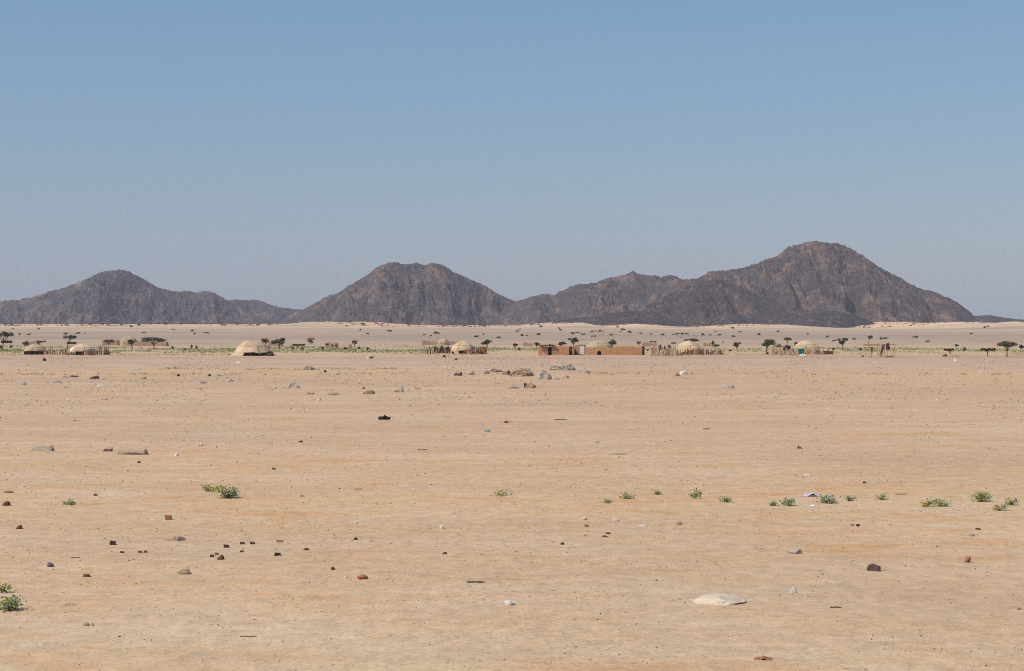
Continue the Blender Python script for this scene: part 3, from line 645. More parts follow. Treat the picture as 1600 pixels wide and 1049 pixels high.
def crown_lobes(kind, W, Hh, r):
    L = []
    if kind == 'flat':
        for i in range(11):
            a = r.uniform(0, 6.28); q = math.sqrt(r.random()) * 0.40; x = math.cos(a) * q * W; y = math.sin(a) * q * W * 0.9
            L.append((x, y, Hh * (0.80 - 0.35 * (q / 0.4) ** 2 * 0.30 + r.uniform(-0.06, 0.04)), W * 0.21, Hh * 0.115))
    elif kind == 'round':
        for i in range(10):
            a = r.uniform(0, 6.28); q = r.random() ** 0.5 * 0.36; L.append((math.cos(a) * q * W, math.sin(a) * q * W, Hh * r.uniform(0.52, 0.88 - 0.3 * q), W * r.uniform(0.15, 0.23), Hh * r.uniform(0.09, 0.13)))
    elif kind == 'vee':
        for i in range(12):
            f = r.random(); q = (0.08 + 0.34 * f) * r.uniform(0.3, 1); a = r.uniform(0, 6.28)
            L.append((math.cos(a) * q * W, math.sin(a) * q * W, Hh * (0.46 + 0.44 * f), W * (0.10 + 0.06 * f), Hh * 0.09))
    elif kind == 'layer':
        for i in range(9):
            a = r.uniform(0, 6.28); q = math.sqrt(r.random()) * 0.40; L.append((math.cos(a) * q * W, math.sin(a) * q * W, Hh * (0.86 - 0.15 * q) + r.uniform(-0.03, 0.03) * Hh, W * 0.16, Hh * 0.11))
        for i in range(5):
            a = r.uniform(0, 6.28); q = math.sqrt(r.random()) * 0.28; L.append((W * 0.05 + math.cos(a) * q * W, math.sin(a) * q * W, Hh * 0.42, W * 0.13, Hh * 0.07))
    elif kind == 'bush':
        for i in range(9):
            a = r.uniform(0, 6.28); q = r.random() ** 0.5 * 0.33; L.append((math.cos(a) * q * W, math.sin(a) * q * W, Hh * r.uniform(0.28, 0.78), W * r.uniform(0.14, 0.22), Hh * r.uniform(0.14, 0.22)))
    elif kind == 'sparse':
        for i in range(8):
            x = (i / 7 - 0.5) * W * 0.85; L.append((x, r.uniform(-0.25, 0.25) * W, Hh * (0.66 + 0.16 * (abs(x) / W) + r.uniform(-0.05, 0.05)), W * 0.12, Hh * 0.12))
    return L
def foliage_mesh(lobes, n, size, r, m):
    V = []; Fc = []; tot = sum(l[3] * l[3] * l[4] for l in lobes) or 1
    for (x, y, z, rx, rz) in lobes:
        for k in range(max(8, int(n / len(lobes)))):
            while True:
                p = Vector((r.uniform(-1, 1), r.uniform(-1, 1), r.uniform(-1, 1)))
                if p.length <= 1: break
            p = p * (p.length ** -0.35 if p.length > 0.05 else 1)
            c = Vector((x + p.x * rx, y + p.y * rx, z + p.z * rz))
            d = Vector((r.gauss(0, 1), r.gauss(0, 1), r.gauss(0, 0.55))).normalized(); s = d.cross(Vector((r.gauss(0, .5), r.gauss(0, .5), 1))).normalized()
            a = size * r.uniform(0.6, 1.4); i = len(V); b = a * r.uniform(0.4, 0.8)
            V += [c - d * a * .5 - s * b * .5, c + d * a * .5 - s * b * .3, c + d * a * .5 + s * b * .5, c - d * a * .3 + s * b * .5]; Fc.append((i, i + 1, i + 2, i + 3))
    return mesh('crown', V, Fc, [m])
def tree(x0, x1, yt, yb, tx, kind, leaf, label, seed, cat='tree', name='acacia_tree', n=None, red=False):
    u = unit(yb); W, Hh = (x1 - x0) * u, (yb - yt) * u; r = random.Random(seed); off = ((x0 + x1) / 2 - tx) * u
    t = thing(name, label, cat, at(tx, yb))
    L = [(x + off, y, z, rx, rz) for x, y, z, rx, rz in crown_lobes(kind, W, Hh, r)]
    b = MB(); bx = bark_red if red else bark
    rad = max(0.06, 0.016 * Hh + 0.012 * W)
    fork = Hh * {'flat': 0.36, 'round': 0.3, 'vee': 0.34, 'layer': 0.38, 'bush': 0.06, 'sparse': 0.42}[kind]
    b.tube([(0, 0, -0.15), (off * 0.1 + r.uniform(-.05, .05), 0, fork * 0.5), (off * 0.3, 0, fork)], [rad * 1.25, rad, rad * 0.85], 7)
    for (x, y, z, rx, rz) in L:
        m = ((off * 0.3) * 0.5 + x * 0.5 + r.uniform(-.1, .1), y * 0.5, fork + (z - fork) * r.uniform(0.45, 0.7))
        b.tube([(off * 0.3, 0, fork * r.uniform(0.8, 1)), m, (x, y, z)], [rad * 0.55, rad * 0.36, rad * 0.12], 5)
    b.build('trunk', bx, t, True)
    dens = {'sparse': 0.8, 'bush': 1.0}.get(kind, 1.0)
    obj('crown', foliage_mesh(L, n or int((380 + 110 * W * Hh) * dens), 0.23 if W > 2.2 else 0.18, r, LEAF[leaf]), t)
    return t
tree(-6, 21, 517, 547, 4, 'layer', 'olive', 'tall layered brown-green acacia at the photo edge behind the small camps', 1)
tree(32, 46, 531, 542, 39, 'bush', 'olive', 'brown-green thorn bush behind the first low mat tent', 2, 'bush', 'thorn_bush')
tree(58, 71, 531, 540, 64, 'sparse', 'olive', 'small flat thorn bush beside a red mud wall', 3, 'bush', 'thorn_bush')
tree(97, 121, 523, 546, 105, 'layer', 'dark', 'two-tiered acacia behind the tent with the white cloth', 4)
tree(162, 178, 529, 543, 170, 'flat', 'olive', 'brownish acacia between the stick shelter and the far pale tent', 5)
tree(198, 214, 529, 547, 207, 'round', 'dark', 'small round acacia touching the widest flat-topped acacia', 6)
tree(219, 258, 525, 546, 241, 'flat', 'dark', 'widest flat-topped acacia with forked pale trunk on the grass', 7, red=True)
tree(408, 421, 527, 543, 416, 'round', 'olive', 'small brownish tree right beside the big open tent', 8)
tree(423, 448, 526, 546, 437, 'round', 'dark', 'dark rounded acacia with leaning trunk beyond the big open tent', 9, red=True)
tree(457, 476, 536, 546, 464, 'sparse', 'rust', 'low reddish bare tree next to the leaning acacia', 10)
tree(479, 492, 527, 538, 485, 'bush', 'dry', 'pale dry leafless bush on the plain behind the low reddish tree', 11, 'bush', 'dry_bush')
tree(549, 559, 531, 543, 554, 'round', 'olive', 'small grey-brown round tree beside the red brick ruin', 12)
tree(751, 770, 529, 547, 761, 'round', 'dark', 'dark acacia rising behind the orange screens of the fenced camp', 13, red=True)
tree(799, 810, 536, 548, 805, 'flat', 'rust', 'small reddish flat tree between the fenced camp and the mud house', 14)
tree(832, 844, 534, 545, 838, 'round', 'dark', 'dark bush at the corner of the mud house', 15, 'bush', 'thorn_bush')
tree(870, 885, 533, 545, 877, 'round', 'rust', 'brown bush showing over the roof of the mud house', 16, 'bush', 'thorn_bush')
tree(887, 904, 526, 544, 896, 'round', 'dark', 'dark grey-green tree behind the mud house doorway', 17)
tree(949, 966, 530, 546, 957, 'round', 'dark', 'round tree behind where the two long mud walls meet', 18)
tree(994, 1002, 532, 542, 998, 'round', 'olive', 'faint small tree behind the plain mud block', 19)
tree(1066, 1092, 528, 542, 1080, 'flat', 'dark', 'flat dark canopy showing above the smooth domed tent', 20)
tree(1110, 1117, 532, 542, 1113, 'round', 'olive', 'tiny tree behind the end of the long stick fence', 21)
tree(1113, 1124, 537, 547, 1118, 'flat', 'dark', 'small flat tree just behind the last sticks of the long fence', 22)
tree(1145, 1158, 532, 550, 1152, 'round', 'dark', 'slim lone tree between the two fenced dome camps', 23)
tree(1186, 1213, 528, 551, 1197, 'round', 'green', 'bright green rounded tree at the corner of the pale fenced camp', 24)
tree(1225, 1237, 526, 540, 1230, 'flat', 'olive', 'greyish flat tree beyond the pale fenced camp', 25)
tree(1239, 1248, 534, 546, 1244, 'round', 'olive', 'small brown tree against the edge of the pale dome', 26)
tree(1304, 1328, 526, 546, 1317, 'vee', 'dark', 'vase-shaped dark acacia after the pale dome', 27)
tree(1354, 1364, 523, 538, 1357, 'flat', 'dark', 'thin far tree with flat top behind the pole frame', 28)
tree(1475, 1490, 542, 557, 1486, 'sparse', 'rust', 'reddish leaning bare tree with a thin trunk', 29)
tree(1533, 1554, 542, 557, 1543, 'sparse', 'rust', 'reddish-brown wide bare tree next to the umbrella acacia', 30)
tree(1559, 1591, 531, 558, 1573, 'flat', 'dark', 'graceful umbrella acacia with a clear straight trunk', 31)
tree(1590, 1600, 537, 550, 1595, 'round', 'rust', 'small brown tree after the umbrella acacia at the photo edge', 32)
tree(1492, 1498, 537, 545, 1495, 'round', 'green', 'dark green shrub behind the reddish leaning tree', 33, 'shrub', 'shrub')

GS = 'round green shrubs on the grass strip'
for i, (px, py, w, h, lab) in enumerate([
        (270, 546, 6, 6, 'round dark green shrub nearest the widest flat-topped acacia'), (290, 548, 8, 4, 'low spreading green shrub between round ones, left of the big open tent'),
        (299, 546, 5, 8, 'tall narrow green shrub before the big open tent'), (307, 546, 5, 6, 'green shrub close by the tall narrow one'),
        (420, 545, 7, 4, 'green shrub right behind the edge of the big open tent'), (457, 547, 6, 6, 'round green shrub under the low reddish tree'), (472, 547, 6, 5, 'small green shrub at the end of the low reddish tree'),
        (504, 547, 6, 6, 'green shrub in front of the red brick ruin'), (540, 547, 7, 5, 'pale green shrub in front of the small grey-brown round tree'),
        (561, 547, 6, 6, 'dark green shrub first after the small grey-brown round tree'), (574, 548, 8, 6, 'wide green shrub second after the small grey-brown round tree'),
        (811, 548, 6, 5, 'bright green shrub at the foot of the small reddish flat tree'), (1302, 549, 6, 6, 'dark conical shrub at the end of the pale fenced camp'),
        (1345, 549, 5, 6, 'small dark shrub before the pole frame'), (1507, 549, 6, 7, 'bright green shrub between the two reddish bare trees'),
        (1141, 550, 6, 4, 'low dark shrub beside the slim lone tree'), (2, 545, 6, 5, 'green shrub under the layered edge acacia'), (17, 545, 5, 6, 'second green shrub near the layered edge acacia'),
        (1012, 549, 6, 3, 'low green shrub at the end of the plain mud block')]):
    tree(px - w / 2, px + w / 2, py - h, py, px, 'bush', 'green', lab, 60 + i, 'shrub', 'shrub', n=260)['group'] = GS

# far shrubs, told apart only by place
far_me = []
for k in range(6):
    r = random.Random(300 + k); L = crown_lobes(['bush', 'bush', 'round'][k % 3], 1.6, 1.0, r)
    far_me.append(foliage_mesh(L, 260, 0.24, r, LEAF[['olive', 'olive', 'dark'][k // 2]]))
far_spots = [(8, 513), (18, 514), (64, 514), (96, 514), (104, 513), (128, 513), (140, 513), (160, 514), (170, 517), (102, 524), (122, 523), (132, 523), (30, 524), (46, 524), (43, 526), (205, 518), (217, 517), (248, 516), (258, 516), (225, 522),
             (270, 520), (300, 521), (304, 523), (322, 523), (276, 514), (284, 514), (292, 514), (306, 514), (313, 514), (331, 514), (348, 515), (370, 514), (385, 514), (403, 515), (422, 515), (434, 514), (452, 515), (463, 514), (478, 514),
             (491, 515), (508, 514), (515, 515), (520, 514), (536, 514), (542, 517.5), (547, 514), (563, 520), (574, 524), (566, 515), (588, 513), (598, 514), (609, 521), (606, 514), (620, 513), (638, 513), (654, 512), (664, 525), (674, 526), (681, 523),
             (686, 524), (695, 513), (718, 513), (726, 517), (744, 528), (753, 513), (757, 518), (780, 529), (808, 521), (812, 520), (815, 526), (823, 526), (830, 517), (840, 524), (845, 518), (872, 519), (876, 520), (895, 523), (902, 523), (911, 524), (925, 521), (930, 521),
             (927, 527), (937, 521), (943, 521), (955, 525), (965, 518), (968, 521), (974, 520), (984, 522), (1001, 524), (1017, 524), (1036, 525), (1052, 526), (1059, 524), (1066, 524), (1073, 524), (1099, 525), (1110, 525), (1118, 521), (1125, 525), (1145, 518), (1157, 522),
             (1147, 527), (1216, 521), (1262, 525), (1293, 528), (1303, 534), (1334, 533), (1377, 531), (1383, 530), (1425, 529), (1432, 529), (1449, 535), (1544, 518), (1538, 518), (1517, 523), (1129, 537), (1052, 538), (1186, 525), (20, 519), (60, 519), (190, 514), (235, 514), (755, 524)]
for i, (px, py) in enumerate(far_spots):
    r = random.Random(500 + i); u = unit(py); w = r.uniform(4.0, 8.5) * (1.25 if py > 520 else 1.0); h = r.uniform(2.6, 4.6)
    o = obj('far_shrub', far_me[i % 6], None, at(px, py), (0, 0, r.uniform(0, 6.28)), (w * u / 1.6, w * u / 1.6, h * u))
    where = next(t for lim, t in [(150, 'under the near slope of the first mountain'), (330, 'under the far slope of the first mountain'), (480, 'below the gap before the middle mountain'), (640, 'under the near half of the middle mountain'),
        (800, 'under the far half of the middle mountain'), (960, 'behind the mud houses'), (1130, 'behind the smooth dome'), (1330, 'behind the straw yellow dome'), (9999, 'past the straw yellow dome')] if px < lim)
    row = 'at the mountain foot' if py < 516 else 'on the far plain' if py < 523 else 'on the nearer plain'
    tag(o, 'small dark shrub %s %s' % (row, where), 'shrub', 'far shrubs ' + where)

# ------------------------------------------------------------------ mat tents
def mat_material(name, c, c2): return mat(name, c, c2, 1.6, 0.9, 0.8, 0.12)
MATC = [mat_material('palm_mat_cream', (0.64, 0.475, 0.30), (0.54, 0.39, 0.235)), mat_material('palm_mat_straw', (0.60, 0.44, 0.265), (0.51, 0.365, 0.215)), mat_material('palm_mat_pale', (0.67, 0.51, 0.335), (0.58, 0.435, 0.275))]
MATG = [mat_material('palm_mat_dusty', (0.50, 0.375, 0.245), (0.42, 0.31, 0.20)), mat_material('palm_mat_dusty_dark', (0.43, 0.33, 0.225), (0.37, 0.28, 0.19))]
pole_m = mat('pole_wood', (0.12, 0.075, 0.05), (0.19, 0.12, 0.08), 5)
dark_cloth_and_hole = mat('dark_cloth_and_hole', (0.022, 0.018, 0.018), (0.045, 0.03, 0.03), 4)
def dome_tent(x0, x1, yt, yb, label, seed, openings=(), dfac=0.85, mats=MATC, tiers=(0, 0.24, 0.62, 1.0), peak=1.0, skew=0.0, poles=True, white=False, flare=False):
    u = unit(yb); W, Hh = (x1 - x0) * u, (yb - yt) * u; Dp = W * dfac; r = random.Random(seed); p = at((x0 + x1) / 2, yb)
    t = thing('mat_tent', label, 'tent', (p[0], p[1] + Dp * 0.5, p[2]))
    def surf(a, e, off):
        s = e ** 0.95; q = 1 - s
        c = float(np.interp(q, [0, 0.03, 0.17, 0.33, 0.5, 0.7, 1], [0, 0.12, 0.45, 0.75, 0.92, 0.98, 1.0])) if not flare else float(np.interp(q, [0, 0.03, 0.12, 0.3, 0.5, 0.75, 1], [0, 0.18, 0.40, 0.59, 0.71, 0.85, 1.06]))
        n = float(vnoise(np.array([math.cos(a) * 2.2 + seed]), np.array([math.sin(a) * 2.2 + e * 2]), seed)[0])
        sag = 1 - 0.035 * (0.5 + 0.5 * math.cos(a * 9 + seed)) * math.sin(math.pi * e)
        k = (1 + 0.055 * n) * sag
        return ((W / 2 * c * k + off) * math.cos(a) + skew * W * s, (Dp / 2 * c * k + off) * math.sin(a), max(0.0, Hh * s * (1 + 0.02 * n)) + off * s)
    def panel(a0, a1, e0, e1, off, m, nm='mat'):
        V = []; Fc = []; na, ne = 10, 8
        for i in range(na):
            for j in range(ne):
                aa = a0 + (a1 - a0) * i / (na - 1); eb = e0 + (0.07 * float(vnoise(np.array([aa * 2.7 + seed]), np.array([0.5]), seed + 2)[0]) if 0.1 < e0 < 0.4 else 0)
                V.append(surf(aa, eb + (e1 - eb) * j / (ne - 1), off))
        for i in range(na - 1):
            for j in range(ne - 1): Fc.append((i * ne + j, (i + 1) * ne + j, (i + 1) * ne + j + 1, i * ne + j + 1))
        V2 = [tuple(Vector(v) - Vector((v[0] / (W / 2), v[1] / (Dp / 2), 0.6)).normalized() * 0.02) for v in V]; n = len(V)
        Fc += [tuple(n + q for q in reversed(f)) for f in Fc[:(na - 1) * (ne - 1)]]
        rim = [i * ne for i in range(na)] + [(na - 1) * ne + j for j in range(1, ne)] + [i * ne + ne - 1 for i in range(na - 2, -1, -1)] + [j for j in range(ne - 2, 0, -1)]
        for q in range(len(rim)): a, b = rim[q], rim[(q + 1) % len(rim)]; Fc.append((b, a, n + a, n + b))
        return obj(nm, mesh(nm, V + V2, Fc, [m], True), t)
    secs = [8, 6, 4]
    for k in range(len(tiers) - 1):
        e0, e1 = tiers[k], tiers[k + 1]; ns = secs[k]; a_off = r.uniform(0, 1) if k else 0.0
        for i in range(ns):
            a0 = -math.pi / 2 + (i - 0.5 + a_off) * 2 * math.pi / ns; a1 = a0 + 2 * math.pi / ns
            ac = ((a0 + a1) / 2 + math.pi / 2 + math.pi) % (2 * math.pi) - math.pi     # 0 = towards the viewer's side
            if k == 0 and any(o0 <= ac <= o1 for o0, o1 in openings): continue
            m = r.choice(mats + MATG[:1] if k and mats is MATC else mats)
            if white and k == 1 and -1.3 < ac < -0.3: m = mat('white_cloth', (0.75, 0.72, 0.66), (0.66, 0.62, 0.56), 3)
            panel(a0 - 0.05, a1 + 0.05, max(0, e0 - 0.03), min(0.985, e1 + 0.03), 0.02 + 0.010 * k + 0.006 * (i % 2), m)
    if poles:
        for o0, o1 in openings:
            n = max(2, int((o1 - o0) / 0.35))
            for i in range(n + 1):
                a = -math.pi / 2 + o0 - 0.3 + (o1 - o0 + 0.6) * i / n; q = surf(a, tiers[1] + 0.03, -0.05); g = surf(a, 0, -0.02); b = MB()
                b.tube([(g[0], g[1], -0.05), q], 0.045, 5); b.build('pole', pole_m, t)
        q = surf(-math.pi / 2, 0.97, 0.0); b = MB(); b.tube([(skew * W, 0, 0), (skew * W, 0, Hh * 0.97)], 0.06, 5); b.build('pole', pole_m, t)
    return t
def bundle(px, py, w, h, m, label, seed, dz=0.0, dy=0.0, cat='bundle', name='bundle', group=None):
    u = unit(py); W, Hh = w * u, h * u; p = at(px, py)
    me = rock_mesh(W, W * 0.7, Hh, 'rough', seed, m); me.name = name
    me.polygons.foreach_set('use_smooth', np.ones(len(me.polygons), bool))
    o = obj(name, me, None, (p[0], p[1] + dy, p[2] + dz)); return tag(o, label, cat, group)

dome_tent(33, 68, 537.5, 554.5, 'low cream mat tent on open poles, first of the two small camps', 1, openings=[(-1.3, 1.3)], tiers=(0, 0.34, 0.66, 1.0), dfac=0.8)
dome_tent(104, 145, 537, 555, 'mat tent with a white cloth near its top and black doorway', 2, openings=[(-0.45, 0.3)], tiers=(0, 0.34, 0.66, 1.0), white=True)
dome_tent(357, 426, 532, 556.5, 'big cream mat tent raised open along one lower side, standing alone', 3, openings=[(-0.6, 1.9)], tiers=(0, 0.22, 0.6, 1.0), flare=True)
dome_tent(704, 742, 532.5, 553, 'cream mat tent behind sticks with dark low entrance, near the dark acacia', 4, openings=[(-0.3, 0.35)], tiers=(0, 0.22, 0.62, 1.0), peak=1.1)
dome_tent(916, 958, 531.5, 547, 'dusty brownish dome rising behind the long mud wall', 5, mats=MATG, peak=1.15)
dome_tent(1056, 1099, 532.5, 553, 'smooth cream dome standing inside the long stick fence', 6, peak=1.0)
dome_tent(1241, 1283, 531.5, 552, 'straw yellow dome behind the green box', 7, peak=1.1)
dome_tent(184, 212, 524.5, 541, 'faint pale dome far behind the round acacia', 8, mats=MATG, poles=False)
dome_tent(683, 702, 528.5, 540, 'small faint dome behind the red mud enclosure', 9, mats=MATG, poles=False)
# load inside and beside the tents
bundle(381, 555, 9, 6, dark_cloth_and_hole, 'black bundle under the raised edge of the big open tent', 21, dy=1.2)
bundle(388, 555.5, 8, 5, mat('plum_cloth', (0.08, 0.03, 0.04), (0.05, 0.02, 0.03), 4), 'plum coloured bundle in the middle of the open tent side', 22, dy=1.1)
bundle(405, 556, 11, 4, mat('grey_sack', (0.08, 0.075, 0.075), (0.05, 0.045, 0.045), 4), 'dark grey sack at the far end of the open tent side', 23, dy=0.6)
def pole_thing(name, px0, py0, px1, py1, yb, label, cat, rad=0.07, m=None, dy=-0.15):
    u = unit(yb); p = at((px0 + px1) / 2, yb); xm = (px0 + px1) / 2; b = MB()
    a, c = Vector(((px0 - xm) * u, dy, (yb - py0) * u)), Vector(((px1 - xm) * u, dy, (yb - py1) * u))
    b.tube([a, (a + c) / 2 + Vector((0, 0, 0.05)), c], [rad, rad * 0.9, rad * 0.8], 6); o = b.build(name, m or pole_m, None, loc=p); return tag(o, label, cat)
pole_thing('tent_pole', 407, 545.5, 424, 554, 556, 'dark pole slanting down off the big open tent', 'pole', 0.09, dy=0.4)
pole_thing('tent_pole', 404, 546, 404.6, 556, 556, 'upright pole propping the open side of the big tent', 'pole', 0.08, dy=0.3)
pole_thing('tent_pole', 355, 555, 371, 552.5, 556, 'low pole along the edge of the big tent where it meets ground', 'pole', 0.07, dy=0.2)
bundle(421, 556.5, 10, 5, mat('rusty_cloth', (0.10, 0.045, 0.028), (0.06, 0.03, 0.02), 4), 'dark reddish heap at the foot of the slanting tent pole', 24, dy=0.5)
bundle(74, 553, 8, 8, mat('pink_mat', (0.50, 0.36, 0.28), (0.42, 0.29, 0.22), 3), 'rounded pale pink heap between the two small camps', 25)
bundle(75, 553.2, 4, 4, dark_cloth_and_hole, 'small black bundle before the pale pink heap', 26, dy=-0.6)
bundle(53, 554.5, 12, 7, dark_cloth_and_hole, 'black load under the low cream tent', 27, dy=1.4)
bundle(166, 554.5, 12, 9, mat('brown_cloth', (0.15, 0.085, 0.06), (0.20, 0.12, 0.08), 3), 'brown heap beside the stick shelter of the small camp', 28)

# ------------------------------------------------------------------ stick fences
STICK = {}
def stick_mesh(col, k):
    if (col, k) not in STICK:
        c = {'pale': ((0.52, 0.40, 0.26), (0.40, 0.29, 0.18)), 'tan': ((0.40, 0.265, 0.15), (0.30, 0.19, 0.11)), 'orange': ((0.38, 0.19, 0.085), (0.27, 0.13, 0.06)), 'red': ((0.20, 0.078, 0.042), (0.13, 0.055, 0.034)), 'dark': ((0.10, 0.06, 0.045), (0.06, 0.04, 0.03))}[col]
        r = random.Random(k * 7 + 1); b = MB()
        pts = [(r.gauss(0, 0.045) if i else 0, r.gauss(0, 0.045) if i else 0, -0.08 + 1.08 * i / 4) for i in range(5)]
        b.tube(pts, [0.085, 0.08, 0.072, 0.064, 0.042], 5)
        if k % 2: q = pts[3]; b.tube([q, (q[0] + 0.14, q[1] - 0.05, q[2] + 0.22)], [0.035, 0.02], 4)
        STICK[(col, k)] = mesh('stick', b.v, b.f, [mat('stick_' + col, *c, scale=5)])
    return STICK[(col, k)]
def stick_fence(x0, x1, yb, h, label, seed, cols, step=1.5, jit=0.35, wob=0.8, name='stick_fence', cat='fence', screens=()):
    u = unit(yb); r = random.Random(seed); p = at((x0 + x1) / 2, yb); t = thing(name, label, cat, p); x = x0
    while x < x1:
        s = h * u * r.uniform(0.7, 1.2); dy = r.uniform(-wob, wob)
        obj('stick', stick_mesh(r.choice(cols), r.randrange(6)), t, ((x - (x0 + x1) / 2) * u, dy, 0), (r.gauss(0, 0.14), r.gauss(0, 0.20), r.uniform(0, 6.28)), (r.uniform(0.9, 1.7), r.uniform(0.9, 1.7), s))
        x += 0.72 * step * r.uniform(1 - jit, 1 + jit)
    for (a, b_, z0, z1, m) in screens:
        V = []; Fc = []; n = 9
        for i in range(n):
            xx = ((a + (b_ - a) * i / (n - 1)) - (x0 + x1) / 2) * u; dy = 0.12 * math.sin(i * 2.1) + 0.3; top = z1 * u * (1 + 0.07 * math.sin(i * 1.7 + seed))
            V += [(xx, dy, z0 * u), (xx, dy, top), (xx, dy + 0.05, z0 * u), (xx, dy + 0.05, top)]
        for i in range(n - 1):
            q = i * 4; Fc += [(q, q + 4, q + 5, q + 1), (q + 2, q + 3, q + 7, q + 6), (q + 1, q + 5, q + 7, q + 3), (q, q + 2, q + 6, q + 4)]
        Fc += [(0, 1, 3, 2), (q + 4, q + 6, q + 7, q + 5)]
        obj('screen', mesh('screen', V, Fc, [m]), t)
    return t
orange_mat = mat('orange_mat', (0.40, 0.22, 0.10), (0.32, 0.17, 0.08), 2.5)
stick_fence(70, 104, 554.5, 9, 'sparse stick fence between the two small camps', 1, ['tan', 'pale', 'orange', 'dark'], 1.9, 0.6, 2.0)
stick_fence(127, 152, 555, 9, 'brown stick fence before the tent with the white cloth', 2, ['orange', 'red', 'dark', 'tan'], 1.7, 0.5, 1.0)
stick_fence(155, 167, 554.5, 14, 'cone-like shelter of tall tan sticks after the white-cloth tent', 3, ['tan', 'orange', 'pale'], 1.0, 0.5, 1.2, 'stick_shelter', 'shelter')
stick_fence(104, 117, 555, 5, 'low brown sticks beside the black doorway of the white-cloth tent', 4, ['red', 'tan'], 1.4, 0.4, 0.4)
stick_fence(667, 682, 553, 10, 'leaning brown and tan sticks at the end of the camp with orange screens', 5, ['tan', 'dark', 'red', 'pale'], 1.5, 0.5, 1.5)
stick_fence(682, 707, 552.5, 8, 'orange matting screen on short sticks in front of dark bundles', 6, ['orange', 'red', 'orange'], 1.6, 0.4, 0.5, screens=[(681, 706, 0, 8, orange_mat)])
stick_fence(725, 748, 553, 7, 'short dark sticks before the cream tent with low entrance', 7, ['red', 'dark', 'tan', 'orange'], 1.5, 0.5, 0.8)
stick_fence(740, 762, 553, 11, 'taller red-brown sticks and screen under the dark acacia', 8, ['red', 'orange', 'orange'], 1.3, 0.4, 1.0, screens=[(750, 761, 0, 11, orange_mat)])
stick_fence(1017, 1058, 556, 14, 'high tangled fence of pale forked sticks with black cloths on it', 9, ['pale', 'pale', 'tan', 'orange', 'pale'], 1.25, 0.5, 2.5)
stick_fence(1053, 1074, 555.5, 8, 'reddish short sticks joining the tangled fence to the smooth dome', 10, ['red', 'pale', 'orange', 'tan'], 1.6, 0.5, 0.8)
stick_fence(1072, 1098, 554.5, 9, 'close-set red-brown stick fence right before the smooth dome', 11, ['red', 'orange', 'red', 'tan'], 1.1, 0.35, 0.4)
stick_fence(1098, 1131, 554.5, 9, 'end stretch of red and tan sticks past the smooth dome', 12, ['red', 'tan', 'orange', 'pale', 'red'], 1.3, 0.4, 0.7)
stick_fence(1206, 1247, 555, 10, 'whitish stick fence of the camp with the straw yellow dome', 13, ['pale', 'pale', 'tan'], 1.5, 0.5, 2.0)
stick_fence(1257, 1288, 554, 8, 'short tan sticks after the green box', 14, ['tan', 'red', 'pale', 'orange'], 1.9, 0.5, 0.8)
GD = 'black cloths on the tangled fence'
for i, (px, py, w, h, z, lab) in enumerate([(1031, 555, 6, 6, 10.5, 'largest black cloth hung on the tangled stick fence'), (1039, 555, 4, 5, 10, 'small black cloth in the middle of the tangled fence'), (1045.5, 555, 5, 5, 11.5, 'black cloth nearest the smooth dome on the tangled fence')]):
    bundle(px, py, w, h, dark_cloth_and_hole, lab, 40 + i, z * unit(555), -0.2, 'cloth', 'cloth', GD)
for i, (px, w, h, lab) in enumerate([(681, 7, 5, 'first dark bundle over the orange matting, towards the leaning sticks'), (690, 6, 6, 'black round bundle in the middle above the orange matting'), (699, 7, 5, 'dark bundle above the orange matting, next to the cream tent')]):
    bundle(px, 553, w, h, dark_cloth_and_hole, lab, 50 + i, 6.5 * unit(553), 0.6, 'bundle', 'bundle')
bundle(708, 553.2, 4, 4, dark_cloth_and_hole, 'small dark bundle between the orange matting and the cream tent', 55)
bundle(738, 553.2, 4, 4, dark_cloth_and_hole, 'small black bundle at the foot of the short dark sticks', 56)
bundle(752, 553.4, 5, 4, dark_cloth_and_hole, 'black bundle at the foot of the red-brown sticks under the acacia', 57)

# ------------------------------------------------------------------ mud houses and walls
MUD = mat('mud_plaster', (0.52, 0.285, 0.140), (0.38, 0.205, 0.098), 0.9, 0.95, 0.5, 0.05)
MUD2 = mat('mud_plaster_light', (0.53, 0.315, 0.160), (0.40, 0.235, 0.115), 0.9, 0.95, 0.5, 0.05)
MUDR = mat('mud_plaster_red', (0.36, 0.205, 0.135), (0.46, 0.30, 0.205), 0.5, 0.95, 0.4, 0.05)
def mud_wall_mesh(W, Dp, Hh, seed, m, nx=None, jag=0.065):
    nx = nx or max(3, int(W / 0.4)); V = []; Fc = []; ny = 3; r = random.Random(seed)
    top = [Hh * (1 + r.uniform(-jag, jag)) for _ in range(nx + 1)]
    prof = [(0, 0, -0.3), (0, 0, 0.35), (0.01, 0, 0.75), (0.03, 0, 0.97), (0.10, 0, 1.0)]
    for i in range(nx + 1):
        x = W * (i / nx - 0.5); col = []
        for (dy, _, z) in prof: col.append((x + r.uniform(-.02, .02), dy + r.uniform(-.012, .012), z * top[i] if z > 0 else z))
        for (dy, _, z) in reversed(prof): col.append((x, Dp - dy, z * top[i] if z > 0 else z))
        V += col
    n = len(prof) * 2
    for i in range(nx):
        for j in range(n): a, b = i * n + j, i * n + (j + 1) % n; Fc.append((a, b, b + n, a + n))
    Fc.append(tuple(range(n - 1, -1, -1))); Fc.append(tuple(nx * n + j for j in range(n)))
    Fc = [tuple(reversed(f)) for f in Fc]
    return mesh('mud_wall', V, Fc, [m])
def px_box(yb): return unit(yb)
yb = 555.2; u = unit(yb); base = at(868, yb)
def lx(px, c=868): return (px - c) * u
house = thing('mud_house', 'flat-roofed brown mud house with dark doorway and roof poles', 'house', base)
